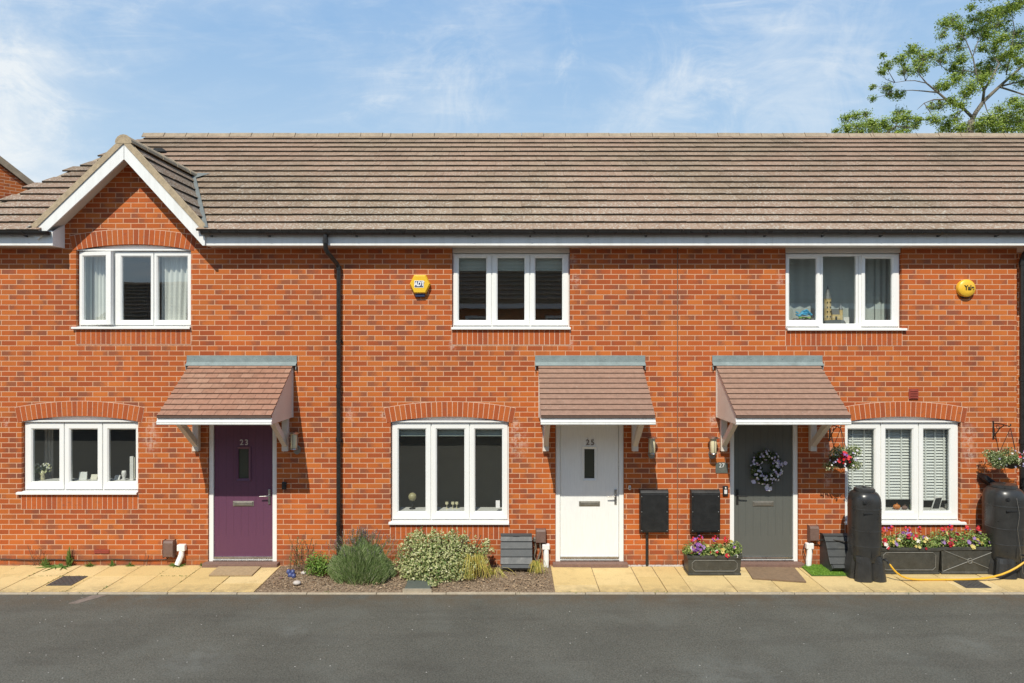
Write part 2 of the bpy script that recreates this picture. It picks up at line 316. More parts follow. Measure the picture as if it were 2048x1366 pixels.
# ------------------------------------------------------------ mesh builder
class MB:
    def __init__(s): s.v = []; s.f = []; s.mi = []; s.cur = 0
    def mat(s, i): s.cur = i; return s
    def face(s, pts):
        b = len(s.v); s.v += [tuple(p) for p in pts]; s.f.append(tuple(range(b, b+len(pts)))); s.mi.append(s.cur)
    def raw(s, vs, fs):
        b = len(s.v); s.v += [tuple(p) for p in vs]
        for f in fs: s.f.append(tuple(b+i for i in f)); s.mi.append(s.cur)
    def hexa(s, p):   # p: 8 points, bottom 4 ccw, top 4
        s.raw(p, [(0,3,2,1),(4,5,6,7),(0,1,5,4),(1,2,6,5),(2,3,7,6),(3,0,4,7)])
    def box(s, x0, x1, y0, y1, z0, z1):
        s.hexa([(x0,y0,z0),(x1,y0,z0),(x1,y1,z0),(x0,y1,z0),(x0,y0,z1),(x1,y0,z1),(x1,y1,z1),(x0,y1,z1)]); return s
    def prism(s, prof, axis, a, b):   # prof list of 2D, extruded on axis 'x' (y,z), 'y' (x,z), 'z' (x,y)
        def P(p, t): return {'x': (t,p[0],p[1]), 'y': (p[0],t,p[1]), 'z': (p[0],p[1],t)}[axis]
        n = len(prof); vs = [P(p,a) for p in prof]+[P(p,b) for p in prof]
        s.raw(vs, [tuple(range(n)), tuple(reversed(range(n,2*n)))]+[(i,(i+1)%n,n+(i+1)%n,n+i) for i in range(n)]); return s
    def tube(s, path, r, n=8, cap=True):
        path = [Vector(p) for p in path]; rs = r if isinstance(r, (list, tuple)) else [r]*len(path)
        vs = []; up = None
        for i, p in enumerate(path):
            t = (path[min(i+1,len(path)-1)]-path[max(i-1,0)])
            if t.length < 1e-9: t = Vector((0,0,1))
            t.normalize()
            if up is None: up = t.orthogonal().normalized()
            a = (up - t*up.dot(t))
            a = a.normalized() if a.length > 1e-6 else t.orthogonal().normalized()
            up = a; b = t.cross(a)
            for k in range(n):
                an = 2*PI*k/n; vs.append(p+(a*math.cos(an)+b*math.sin(an))*rs[i])
        fs = []
        for i in range(len(path)-1):
            for k in range(n): fs.append((i*n+k, i*n+(k+1)%n, (i+1)*n+(k+1)%n, (i+1)*n+k))
        if cap: fs += [tuple(reversed(range(n))), tuple(range((len(path)-1)*n, len(path)*n))]
        s.raw(vs, fs); return s
    def lathe(s, prof, c, n=24, sx=1, sy=1, power=2.0):
        cx, cy, cz = c; vs = []
        for r, z in prof:
            for k in range(n):
                a = 2*PI*k/n; ca, sa = math.cos(a), math.sin(a)
                if power != 2.0:
                    q = (abs(ca)**power+abs(sa)**power)**(-1/power)
                else: q = 1
                vs.append((cx+r*ca*q*sx, cy+r*sa*q*sy, cz+z))
        fs = [(i*n+k, i*n+(k+1)%n, (i+1)*n+(k+1)%n, (i+1)*n+k) for i in range(len(prof)-1) for k in range(n)]
        fs += [tuple(reversed(range(n))), tuple(range((len(prof)-1)*n, len(prof)*n))]
        s.raw(vs, fs); return s
    def ellip(s, c, rx, ry, rz, n=12, m=8):
        prof = [(math.sin(PI*j/m), -math.cos(PI*j/m)) for j in range(m+1)]
        vs = []; 
        for r, z in prof:
            for k in range(n):
                a = 2*PI*k/n; vs.append((c[0]+rx*r*math.cos(a), c[1]+ry*r*math.sin(a), c[2]+rz*z))
        s.raw(vs, [(i*n+k, i*n+(k+1)%n, (i+1)*n+(k+1)%n, (i+1)*n+k) for i in range(m) for k in range(n)]); return s
    def ring(s, x0, x1, z0, z1, gx0, gx1, gz0, gz1, yf, yb, yin=None):
        # mitred rectangular ring in XZ; front face may slope in to yin at the glass edge
        yin = yf if yin is None else yin
        O = [(x0,z0),(x1,z0),(x1,z1),(x0,z1)]; I = [(gx0,gz0),(gx1,gz0),(gx1,gz1),(gx0,gz1)]
        vs = [(p[0],yf,p[1]) for p in O]+[(p[0],yin,p[1]) for p in I]+[(p[0],yb,p[1]) for p in O]+[(p[0],yb,p[1]) for p in I]
        fs = []
        for i in range(4):
            j = (i+1)%4; fs += [(i,j,4+j,4+i),(4+i,4+j,12+j,12+i),(8+i,12+i,12+j,8+j),(i,8+i,8+j,j)]
        s.raw(vs, fs); return s
    def build(s, name, mats, parent=None, smooth=False, bevel=0, seg=2, sub=0):
        me = bpy.data.meshes.new(name); me.from_pydata(s.v, [], s.f)
        if not isinstance(mats, (list, tuple)): mats = [mats]
        for m in mats: me.materials.append(M[m])
        if len(mats) > 1: me.polygons.foreach_set('material_index', s.mi)
        if smooth: me.polygons.foreach_set('use_smooth', [True]*len(me.polygons))
        me.update()
        o = bpy.data.objects.new(name, me); COL.objects.link(o)
        if parent: o.parent = parent
        if bevel:
            b = o.modifiers.new('bevel', 'BEVEL'); b.width = bevel; b.segments = seg; b.limit_method = 'ANGLE'; b.angle_limit = math.radians(35)
        return o
def tag(o, label=None, cat=None, group=None, kind=None):
    if label: o['label'] = label
    if cat: o['category'] = cat
    if group: o['group'] = group
    if kind: o['kind'] = kind
    return o
def thing(name, label, cat, group=None):
    o = bpy.data.objects.new(name, None); COL.objects.link(o); return tag(o, label, cat, group)
def base_at(root, loc):   # move the Empty to the thing's base, children stay where they are
    root.location = loc
    for ch in root.children: ch.matrix_parent_inverse = Matrix.Translation(Vector(loc)).inverted()
def text(body, name, size, loc, mat, parent, ext=.003, sx=1.0, bold=0.0, shear=0):
    c = bpy.data.curves.new(name, 'FONT'); c.body = body; c.size = size; c.extrude = ext; c.offset = bold
    c.align_x = 'CENTER'; c.align_y = 'CENTER'; c.shear = shear; c.space_character = 1.25 if name == 'door_number' else 1.0
    t = bpy.data.objects.new(name, c); COL.objects.link(t)
    bpy.context.view_layer.update()
    me = bpy.data.meshes.new_from_object(t.evaluated_get(bpy.context.evaluated_depsgraph_get()))
    bpy.data.objects.remove(t); me.materials.clear(); me.materials.append(M[mat])
    me.transform(Matrix.Translation(loc) @ Matrix.Rotation(PI/2, 4, 'X') @ Matrix.Diagonal((sx,1,1,1)))
    o = bpy.data.objects.new(name, me); COL.objects.link(o); o.parent = parent; return o
# leaves
def rv(): 
    while True:
        v = Vector((R.uniform(-1,1), R.uniform(-1,1), R.uniform(-1,1)))
        if .05 < v.length < 1: return v.normalized()
def leaf(mb, p, nrm, sz, asp=.55):
    a = nrm.cross(rv())
    if a.length < 1e-3: a = nrm.orthogonal()
    a.normalize(); b = nrm.cross(a).normalized()
    fold = nrm*sz*.12
    mb.face([p-a*sz*.5, p+b*sz*asp*.5-fold*.5, p+a*sz*.5, p-b*sz*asp*.5-fold*.5])
def cloud(mb, c, r, n, sz, up=.35, shell=.5, asp=.55, zmin=None):
    c = Vector(c)
    for _ in range(n):
        d = rv(); k = R.random()**shell
        p = c+Vector((d.x*r[0], d.y*r[1], d.z*r[2]))*k*R.uniform(.86,1.06)
        if zmin is not None and p.z < zmin: p.z = zmin+R.random()*.03
        nn = (d*.6+rv()*.8+Vector((0,-.15,up))).normalized()
        leaf(mb, p, nn, sz*R.uniform(.6,1.3), asp)
def blade(mb, p, q, w, droop=0.0, seg=3):
    p, q = Vector(p), Vector(q); d = q-p; s = d.cross(Vector((R.uniform(-.4,.4),-1,.2))); s = s.normalized()*w/2 if s.length > 1e-5 else Vector((w/2,0,0))
    vs = []
    for i in range(seg+1):
        t = i/seg; c = p+d*t; c.z -= droop*t*t
        ww = s*(1-t*.85); vs += [c-ww, c+ww]
    mb.raw(vs, [(2*i,2*i+1,2*i+3,2*i+2) for i in range(seg)])
def blossom(mb, p, nrm, r, k=5):
    p, nrm = Vector(p), Vector(nrm).normalized(); a = nrm.orthogonal().normalized(); b = nrm.cross(a); vs = [p]
    ph = R.uniform(0, 6)
    n = k*4
    for i in range(n):
        t = 2*PI*i/n+ph; rr = r*(.72+.28*abs(math.cos(k*(t-ph)/2)))
        vs.append(p+(a*math.cos(t)+b*math.sin(t))*rr+nrm*r*.25*(rr/r))
    mb.raw(vs, [(0,1+i,1+(i+1)%n) for i in range(n)])
# ============================================================ SETTING
g = MB(); g.face([(-300,-300,-.02),(300,-300,-.02),(300,300,-.02),(-300,300,-.02)])
tag(g.build('road', 'asphalt'), kind='structure')
FE = -1.062
def slabs(name, cells):
    m = MB()
    for x0, x1, y0, y1 in cells:
        j = .005; dz = R.uniform(-.003, .003); t = R.uniform(-.002,.002)
        m.hexa([(x0+j,y0+j,-.05),(x1-j,y0+j,-.05),(x1-j,y1-j,-.05),(x0+j,y1-j,-.05),(x0+j,y0+j,dz+t),(x1-j,y0+j,dz-t),(x1-j,y1-j,dz-t),(x0+j,y1-j,dz+t)])
    o = m.build(name, 'paving_buff', bevel=.004); return tag(o, kind='structure')
cells = []
x = -9.04
while x < -4.56: cells += [(x, x+.45, -.47, -.012), (x, x+.45, FE, -.47)]; x += .4495
cells += [(-4.55,-3.97,-.75,-.012),(-3.97,-3.40,-.75,-.012),(-4.55,-3.97,FE,-.75),(-3.97,-3.40,FE,-.75)]
slabs('path', cells)
cells = [(.565,1.16,-.81,-.05),(1.16,1.74,-.81,-.05),(.565,1.16,FE,-.81),(1.16,1.74,FE,-.81)]
x = 1.74
for w in (.31,.33,.6,.6,.6,.6,.6,.6,.6,.6,.6,.6,.6,.6): cells += [(x,x+w,-.49,-.05),(x,x+w,FE,-.49)]; x += w
slabs('path', cells)
m = MB(); m.face([(-9.1,FE,-.012),(-3.4,FE,-.012),(-3.4,0,-.012),(-9.1,0,-.012)]); m.face([(.565,FE,-.012),(x,FE,-.012),(x,0,-.012),(.565,0,-.012)])
tag(m.build('path_bedding', 'soil'), kind='structure')
m = MB(); x = -9.1
while x < x+1 and x < 9.2: m.box(x+.003, x+.912, FE-.052, FE-.003, -.1, R.uniform(-.006,0)); x += .915
tag(m.build('kerb_edging', 'concrete', bevel=.008), kind='structure')
# soil bed (uneven)
m = MB(); nx, ny = 130, 40; X0, X1 = -3.40, .565
vs = []
for j in range(ny+1):
    for i in range(nx+1):
        xx = X0+(X1-X0)*i/nx; yy = FE+(-.0-FE)*j/ny
        e = min(i, nx-i, j, 6)/6.0
        vs.append((xx, yy, -.012+e*(.02+.018*math.sin(xx*5.1+yy*3)*math.cos(yy*7-xx)+R.uniform(-.008,.010))))
m.raw(vs, [(j*(nx+1)+i, j*(nx+1)+i+1, (j+1)*(nx+1)+i+1, (j+1)*(nx+1)+i) for j in range(ny) for i in range(nx)])
tag(m.build('soil_bed', 'soil', smooth=True), kind='structure')
# loose litter and small stones on the bed
m = MB()
for _ in range(2600):
    xx = R.uniform(X0+.05, X1-.05); yy = R.uniform(FE+.03, -.08)
    leaf(m, Vector((xx, yy, .03+R.uniform(-.008,.012))), (Vector((0,0,1))+rv()*.6).normalized(), R.uniform(.012,.04), R.uniform(.3,.8))
tag(m.build('leaf_litter', 'dry_litter'), 'dry leaf litter and bark scattered over the soil bed', 'leaf litter', kind='stuff')
m = MB()
for _ in range(900):
    xx = R.choice([R.uniform(1.7,2.5), R.uniform(2.3,3.2), R.uniform(5.2,7.3)]); m.ellip((xx, R.uniform(-.06,-.008), .0), *(R.uniform(.006,.014) for _ in range(3)), 5, 3)
tag(m.build('gravel', 'stone_pale'), 'loose pale gravel in the gap between paving and wall', 'gravel', kind='stuff')
# ============================================================ HOUSES
XL, X12, X23, X34 = -8.05, -2.50, WX(1355), 7.45
h23 = thing('terraced_house', 'brick end house with front gable, purple front door and red brown canopy', 'house', 'brick terraced houses')
h25 = thing('terraced_house', 'middle brick house with white front door and hexagonal yellow alarm', 'house', 'brick terraced houses')
h27 = thing('terraced_house', 'brick house with dark grey front door and round yellow alarm', 'house', 'brick terraced houses')
h29 = thing('terraced_house', 'set-back brick house at the far right edge beyond the right-hand downpipe', 'house', 'brick terraced houses')
RT = .613; EY = -.345; EZ = 4.865; RY = 4.06
def rz(Y): return EZ+RT*(Y-EY)
GX, GH, GZ, GT = -5.56, 1.22, 6.20, 1.02      # gable centre, half width, ridge height, slope
WT = 4.80
def arc(x0, x1, z, rise, n=16):   # points left to right along segmental arc
    w = (x1-x0)/2; Rr = (w*w+rise*rise)/(2*rise); cx = (x0+x1)/2; cz = z+rise-Rr; a = math.asin(w/Rr)
    return [(cx+Rr*math.sin(-a+2*a*i/n), cz+Rr*math.cos(-a+2*a*i/n)) for i in range(n+1)], Rr, cx, cz, a
class Win: pass
def wall(house, outline, holes, y=0.0, depth=.12):
    m = MB()
    polys = [[Vector((p[0], 0, p[1])) for p in outline]]+[[Vector((p[0], 0, p[1])) for p in h] for h in holes]
    allp = [p for q in polys for p in q]
    for t in tessellate_polygon([[Vector((v.x, v.z, 0)) for v in q] for q in polys]):
        tri = [allp[i] for i in t]
        m.face([(p.x, y, p.z) for p in tri])
    for h in holes:
        n = len(h)
        for i in range(n):
            a, b = h[i], h[(i+1)%n]; m.face([(a[0],y,a[1]),(b[0],y,b[1]),(b[0],y+depth,b[1]),(a[0],y+depth,a[1])])
    return m
def rect(x0,x1,z0,z1): return [(x0,z0),(x1,z0),(x1,z1),(x0,z1)]
def arched(x0,x1,z0,zs,rise): return [(x0,z0),(x1,z0)]+list(reversed(arc(x0,x1,zs,rise)[0]))
# windows ----------------------------------------------------------------
def make_window(house, x0, x1, z0, zs, rise, panes, sill, gz, open_left=False, mid=None, soldier=True, headz=None):
    """x0..x1,z0..zs opening (z0 = under sill); panes = list of glass x ranges; gz=(bottom, top)"""
    fy = .045
    top = headz if headz else zs-.004
    zb = z0+.035
    fr = MB(); 
    # outer frame
    fr.ring(x0+.003, x1-.003, zb, top, x0+.045, x1-.045, zb+.05, top-.04, fy+.018, fy+.085)
    mids = [(panes[i][1]+panes[i+1][0])/2 for i in range(len(panes)-1)]
    for mx in mids: fr.box(mx-.03, mx+.03, fy+.019, fy+.084, zb+.05, top-.04)
    W = fr.build('window', 'white_pvc', house, bevel=.004)
    if rise:   # white arched head board with a rain drip below
        pts = arc(x0+.003, x1-.003, zs, rise-.004)[0]
        hb = MB(); hb.prism([(x0+.003, top+.002)]+pts+[(x1-.003, top+.002)], 'y', fy+.012, fy+.06); 
        hb.box(x0-.004, x1+.004, fy-.03, fy+.012, top-.003, top+.022)
        hb.build('head_board', 'white_pvc', W, bevel=.003)
    for k, (a, b) in enumerate(panes):
        L = x0+.022 if k == 0 else mids[k-1]+.007
        Rr = x1-.022 if k == len(panes)-1 else mids[k]-.007
        gz0, gz1 = gz; sb, st = zb+.028, top-.018
        if mid and k == 1:
            gz0, gz1 = mid; 
            s = MB(); s.ring(a-.03, b+.03, gz0-.03, gz1+.02, a, b, gz0, gz1, fy+.010, fy+.07, fy+.022)
        else:
            s = MB(); e = .017
            s.ring(L, Rr, sb, st, a-e, b+e, gz0-e, gz1+e, fy, fy+.06, fy+.001)
            s.ring(a-e, b+e, gz0-e, gz1+e, a, b, gz0, gz1, fy+.002, fy+.058, fy+.018)
        so = s.build('sash', 'white_pvc', W, bevel=.003)
        p = MB(); p.face([(a-.004,fy+.03,gz0-.004),(b+.004,fy+.03,gz0-.004),(b+.004,fy+.03,gz1+.004),(a-.004,fy+.03,gz1+.004)]); po = p.build('pane', 'glass', W)
        if open_left and k == 0:
            for ob in (so, po):
                ob.matrix_local = Matrix.Translation((L, fy, 0)) @ Matrix.Rotation(math.radians(-9), 4, 'Z') @ Matrix.Translation((-L, -fy, 0))
    # sill
    sx0, sx1 = sill
    si = MB(); si.prism([(.05, z0+.040), (-.045, z0+.028), (-.045, z0+.0), (-.037, z0-.002), (-.030, z0+.016), (.05, z0+.014)], 'x', sx0, sx1)
    si.build('sill', 'white_pvc', W, bevel=.002)
    ib = MB(); zi = (mid or gz)[0]; ib.box(x0-.02, x1+.02, .135, .34, zi-.03, zi-.004); ib.build('inner_sill', 'white_paint', W)
    # soldier course
    if soldier:
        sm = MB(); h0 = z0-.222; n = max(1, round((x1-x0)/.0753)); w = (x1-x0)/n
        sm.mat(1).face([(x0-.005,-.002,h0-.008),(x1+.005,-.002,h0-.008),(x1+.005,-.002,z0-.001),(x0-.005,-.002,z0-.001)])
        sm.mat(0)
        for i in range(n): sm.box(x0+i*w+.005, x0+(i+1)*w-.005, -.005, .03, h0+.002, z0-.008)
        sm.build('soldier_course', ['arch_brick', 'mortar'], house)
    if rise:
        pts, Rr, cx, cz, a = arc(x0, x1, zs, rise); a2 = a+.012; R2 = Rr+.218
        n = round(2*a2*Rr/.0745); am = MB()
        def P(r, t, y): return (cx+r*math.sin(t), y, cz+r*math.cos(t))
        am.mat(1)
        for i in range(n*1):
            t0, t1 = -a2+2*a2*i/n, -a2+2*a2*(i+1)/n
            am.face([P(Rr,t0,-.002),P(Rr,t1,-.002),P(R2+.008,t1,-.002),P(R2+.008,t0,-.002)])
        am.mat(0)
        for i in range(n):
            t0, t1 = -a2+2*a2*i/n+.005/Rr, -a2+2*a2*(i+1)/n-.005/Rr
            q = [P(Rr-.0,t0,-.005),P(Rr-.0,t1,-.005),P(R2,t1,-.005),P(R2,t0,-.005)]
            am.hexa([(p[0],.03,p[2]) for p in q]+[tuple(p) for p in q])
            
        am.build('brick_arch', ['arch_brick', 'mortar'], house)
    # dark room behind
    rm = MB(); rx0, rx1, rz0, rz1 = x0-.35, x1+.35, z0-.75, min(top+.12, WT-.03); ry = 2.6
    if z0 < 2: rz0 = .05
    rm.face([(rx0,ry,rz0),(rx1,ry,rz0),(rx1,ry,rz1),(rx0,ry,rz1)]); rm.face([(rx0,.13,rz0),(rx0,ry,rz0),(rx0,ry,rz1),(rx0,.13,rz1)])
    rm.face([(rx1,.13,rz0),(rx1,ry,rz0),(rx1,ry,rz1),(rx1,.13,rz1)]); rm.face([(rx0,.13,rz0),(rx1,.13,rz0),(rx1,ry,rz0),(rx0,ry,rz0)])
    rm.face([(rx0,.13,rz1),(rx1,.13,rz1),(rx1,ry,rz1),(rx0,ry,rz1)])
    rm.build('room', 'room_wall', house)
    return W
U = WX; V = WZ
w1 = dict(x0=U(152), x1=U(382), z0=V(658), zs=V(500), rise=.085)
w2 = dict(x0=U(904), x1=U(1140), z0=V(659), zs=WT-.06, rise=0)
w3 = dict(x0=U(1571), x1=U(1804), z0=V(661), zs=WT-.06, rise=0)
w4 = dict(x0=U(43), x1=U(276), z0=V(988), zs=V(843), rise=.08)
w5 = dict(x0=U(781), x1=U(1018), z0=V(1048), zs=V(844), rise=.08)
w6 = dict(x0=U(1690), x1=U(1922), z0=V(1048), zs=V(844), rise=.08)
def hole(w): return arched(w['x0'], w['x1'], w['z0'], w['zs'], w['rise']) if w['rise'] else rect(w['x0'], w['x1'], w['z0'], WT-.03)
DC = [-3.98, 1.148, 3.723]
def dhole(c): return rect(c-.507, c+.507, .0, 2.14)
gout = [(XL,-.05),(X12,-.05),(X12,WT),(GX+1.10,WT),(GX+1.10,4.88),(GX,GZ-.13),(GX-1.25,4.88),(GX-1.25,WT),(XL,WT)]
wall(h23, gout, [hole(w1), hole(w4), dhole(DC[0])]).build('wall', 'brick', h23)
wall(h25, rect(X12,X23,-.05,WT), [hole(w2), hole(w5), dhole(DC[1])]).build('wall', 'brick', h25)
wall(h27, rect(X23,X34,-.05,WT), [hole(w3), hole(w6), dhole(DC[2])]).build('wall', 'brick', h27)
# returns, backs
for h, a, b, y in ((h23,XL,X12,0),(h25,X12,X23,0),(h27,X23,X34,0),(h29,X34,12.4,.55)):
    a = -6.9 if h is h23 else a; m = MB(); m.face([(a,8.1,-.05),(b,8.1,-.05),(b,8.1,WT),(a,8.1,WT)])
    if h is h23: m.face([(XL,.001,-.05),(-6.9,8.1,-.05),(-6.9,8.1,WT),(-7.47,4.06,7.44),(XL+.1,.3,WT+.3),(XL,.001,WT)])
    if h is h29: m.face([(b,.55,-.05),(b,8.1,-.05),(b,8.1,WT),(b,4.06,7.6),(b,.55,WT)])
    m.build('rear_wall', 'brick', h)
m = MB(); m.face([(X34,0,-.05),(X34,.549,-.05),(X34,.549,WT),(X34,0,WT)]); m.build('return_wall', 'brick', h27)
w7 = dict(x0=8.6, x1=10.3, z0=V(659), zs=WT-.06, rise=0)
wall(h29, rect(X34,12.4,-.05,WT), [], y=.55).build('wall', 'brick', h29)
Wn1 = make_window(h23, w1['x0'], w1['x1'], w1['z0'], w1['zs'], .085, [(U(163),U(212)),(U(240),U(297)),(U(312),U(371))], (U(146),U(382)), (V(640),V(513)), open_left=True)
Wn2 = make_window(h25, w2['x0'], w2['x1'], w2['z0'], w2['zs'], 0, [(U(917),U(972)),(U(995),U(1049)),(U(1071),U(1125))], (U(903),U(1141)), (V(640),V(515)), headz=V(506))
Wn3 = make_window(h27, w3['x0'], w3['x1'], w3['z0'], w3['zs'], 0, [(U(1582),U(1636)),(U(1650),U(1716)),(U(1735),U(1788))], (U(1573),U(1811)), (V(640),V(516)), mid=(V(647),V(511)), headz=V(506))
Wn4 = make_window(h23, w4['x0'], w4['x1'], w4['z0'], w4['zs'], .08, [(U(60),U(113)),(U(136),U(190)),(U(213),U(267))], (U(36),U(276)), (V(965),V(860)))
Wn5 = make_window(h25, w5['x0'], w5['x1'], w5['z0'], w5['zs'], .08, [(U(796),U(850)),(U(873),U(928)),(U(950),U(1004))], (U(778),U(1018)), (V(1025),V(860)))
Wn6 = make_window(h27, w6['x0'], w6['x1'], w6['z0'], w6['zs'], .08, [(U(1700),U(1753)),(U(1776),U(1829)),(U(1852),U(1904))], (U(1688),U(1929)), (V(1024),V(860)))
for w, W in ((w2, Wn2), (w3, Wn3)):
    m = MB(); m.box(w['x0']+.003, w['x1']-.003, .03, .09, V(505), WT-.032); m.build('head_board', 'cream_paint', W, bevel=.003)
for lab, W in (('upper window with its left casement ajar', Wn1), ('wide low window with ornaments on its sill', Wn4), ('upper window with rolled up blinds', Wn2), ('tall dark window above the flower bed', Wn5), ('upper window with toys on its sill', Wn3), ('window with white slatted blinds', Wn6)): W['label'] = lab
# movement joint
m = MB(); m.box(X23-.006, X23+.006, -.003, .02, -.0, WT-.1); m.build('movement_joint', 'joint', h25)
# doors ------------------------------------------------------------------
def make_door(house, c, mat, hinge_right_handle, num, frame_mat='white_pvc', numm='number_steel', hm='steel', plate='dull_steel'):
    lf = MB(); z0, z1 = .085, 2.085
    gx0, gx1, gz0, gz1 = (c-.075, c+.075, V(958), V(899)) if num else (0,0,0,0)
    if num: lf.ring(c-.432, c+.432, z0, z1, gx0, gx1, gz0, gz1, .045, .09)
    else: lf.box(c-.432, c+.432, .045, .09, z0, z1)
    Dd = lf.build('door', mat, house)
    f = MB(); f.ring(c-.503, c+.503, .04, 2.135, c-.437, c+.437, z0-.01, z1+.005, .022, .10); f.build('door_frame', frame_mat, Dd, bevel=.004)
    s = MB(); s.box(c-.437, c+.437, .0, .06, .055, .073); s.box(c-.43, c+.43, .02, .044, .085, .115); s.build('threshold', 'steel', Dd, bevel=.003)
    if num:
        b = MB(); e = .035
        b.ring(gx0-e, gx1+e, gz0-e, gz1+e, gx0, gx1, gz0, gz1, .030, .06, .046); b.build('glazing_frame', mat, Dd, bevel=.003)
        p = MB(); p.box(gx0, gx1, .060, .064, gz0, gz1); p.build('pane', 'door_glass', Dd)
        text(num, 'door_number', .115, (c+.01, .040, V(886)), numm, Dd, .004, 1.0, .0015)
    # letter plate
    l = MB(); zc = V(1008.5); l.box(c-.155, c+.155, .036, .046, zc-.038, zc+.038); l.box(c-.135, c+.135, .028, .036, zc-.026, zc+.026)
    l.build('letter_plate', plate, Dd, bevel=.004)
    hx = c+.385*hinge_right_handle; hz = V(992)
    h = MB(); h.box(hx-.017, hx+.017, .030, .045, hz-.13, hz+.09)
    d = -hinge_right_handle
    h.tube([(hx,.03,hz),(hx,-.01,hz),(hx+.02*d,-.02,hz),(hx+.13*d,-.02,hz-.004)], [.010,.010,.010,.008], 8)
    h.build('handle', hm, Dd, bevel=.004)
    st = MB(); st.box(c-.55, c+.55, -.11, .02, -.02, .052); st.build('door_step', 'step_brown', house, bevel=.006)
    # dark backing
    k = MB(); k.box(c-.5, c+.5, .12, .13, 0.01, 2.13); k.build('hall', 'dark_void', house)
    return Dd
n = NT('door_glass'); n.bsdf((.05, .055, .04), .12, n.noise(n.obj(), 40, 3), .3, .004); M['door_glass'] = n.m
d1 = make_door(h23, DC[0], 'door_purple', 1, '23'); d1['label'] = 'purple front door'
d2 = make_door(h25, DC[1], 'door_white', 1, '25', numm='number_dark'); d2['label'] = 'white front door'
d3 = make_door(h27, DC[2], 'door_grey', -1, None, hm='dark_metal'); d3['label'] = 'dark grey front door'
# canopies ---------------------------------------------------------------
def make_canopy(house, c, tmat, split):
    hw = .765; Yf = -.934; zt, zb_ = 2.965, 2.30
    rows = 10; m = MB()
    dy = Yf/rows; dz = (zb_-zt)/rows; L = math.hypot(dy, dz); ny_, nz_ = (-dz)/L*-1, 0
    nrm = Vector((0, dz, -dy)).normalized();
    if nrm.z < 0: nrm = -nrm
    m.mat(1).hexa([(c-hw+.02,0,zt-.06),(c+hw-.02,0,zt-.06),(c+hw-.02,Yf+.03,zb_-.03),(c-hw+.02,Yf+.03,zb_-.03),
        (c-hw+.02,0,zt-.005),(c+hw-.02,0,zt-.005),(c+hw-.02,Yf+.03,zb_-.0),(c-hw+.02,Yf+.03,zb_-.0)])
    m.mat(0)
    for i in range(rows):
        a = Vector((0, dy*i, zt+dz*i)); b = Vector((0, dy*(i+1), zt+dz*(i+1)))
        n_ = 9 if split else 1; off = (i%2)*.5
        edges = [0]+[(k+off)/n_ for k in range(0 if off else 1, n_)]+[1] if split else [0, 1]
        for e0, e1 in zip(edges[:-1], edges[1:]):
            xa, xb = c-hw+2*hw*e0+(.002 if split else 0), c-hw+2*hw*e1-(.002 if split else 0)
            j = R.uniform(0, .003) if split else 0
            p0 = a+nrm*.004; p1 = b+nrm*(.020+j); q0 = a-nrm*.01; q1 = b-nrm*.002
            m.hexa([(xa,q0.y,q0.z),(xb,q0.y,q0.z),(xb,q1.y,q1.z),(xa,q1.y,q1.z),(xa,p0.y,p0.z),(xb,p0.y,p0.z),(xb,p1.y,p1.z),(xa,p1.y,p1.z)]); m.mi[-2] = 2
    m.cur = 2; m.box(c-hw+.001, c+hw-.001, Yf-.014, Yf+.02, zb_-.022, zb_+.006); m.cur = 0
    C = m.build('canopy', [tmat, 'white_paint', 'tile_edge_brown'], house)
    f = MB(); f.prism([(0,zt+.0),(-.06,zt-.025),(-.066,zt-.016),(-.012,zt+.03),(-.010,zt+.13),(0,zt+.13)], 'x', c-.812, c+.812)
    for k in range(4): f.ellip((c-.7+.46*k, -.012, zt+.075), .008, .006, .008, 6, 4)
    for s in (-1, 1): f.box(c+s*.812-.012 if s > 0 else c-.812, c+.812 if s > 0 else c-.8, -.05, -.002, zt-.08, zt+.005)
    f.build('lead_flashing', 'lead', C, bevel=.003)
    g_ = MB(); zl = 2.183
    g_.prism([(Yf+.02,zl+.09),(Yf+.008,zl+.09),(Yf+.006,zl+.052),(Yf-.014,zl+.046),(Yf-.013,zl+.030),(Yf-.008,zl+.027),(Yf-.012,zl+.012),(Yf-.004,zl),(Yf+.02,zl)], 'x', c-hw-.004, c+hw+.004)
    g_.build('fascia', 'fascia_white', C, bevel=.003)
    for s in (-1, 1):
        k = MB(); xo = c+s*(hw-.012); xi = c+s*(hw-.034)
        k.prism([(0,zt-.03),(Yf+.02,zb_-.03),(Yf+.02,zl+.004),(0,zl+.004)], 'x', min(xo,xi), max(xo,xi))
        k.box(min(xo,xi)-.008, max(xo,xi)+.008, -.05, 0, zl+.0, zt-.04)
        k.build('side_panel', 'cream_paint', C, bevel=.003)
        b = MB(); bx = c+s*.655
        b.box(bx-.045, bx+.045, -.075, -.001, 1.69, zl+.03)
        b.hexa([(bx-.035,-.075,1.76),(bx+.035,-.075,1.76),(bx+.035,-.075,1.86),(bx-.035,-.075,1.86),
                (bx-.035,-.60,zl-.03),(bx+.035,-.60,zl-.03),(bx+.035,-.52,zl+.03),(bx-.035,-.52,zl+.03)])
        b.box(bx-.035, bx+.035, -.80, -.075, zl+.0, zl+.06)
        b.build('bracket', 'cream_paint', C, bevel=.004)
    so = MB(); so.box(c-hw+.05, c+hw-.05, Yf+.03, -.01, zl+.062, zl+.072); so.build('soffit', 'white_paint', C)
    return C
make_canopy(h23, -3.985, 'canopy_tile_red', True)['label'] = 'canopy of red brown plain tiles'
make_canopy(h25, 1.152, 'canopy_tile_brown', False)
make_canopy(h27, 3.765, 'canopy_tile_brown', False)
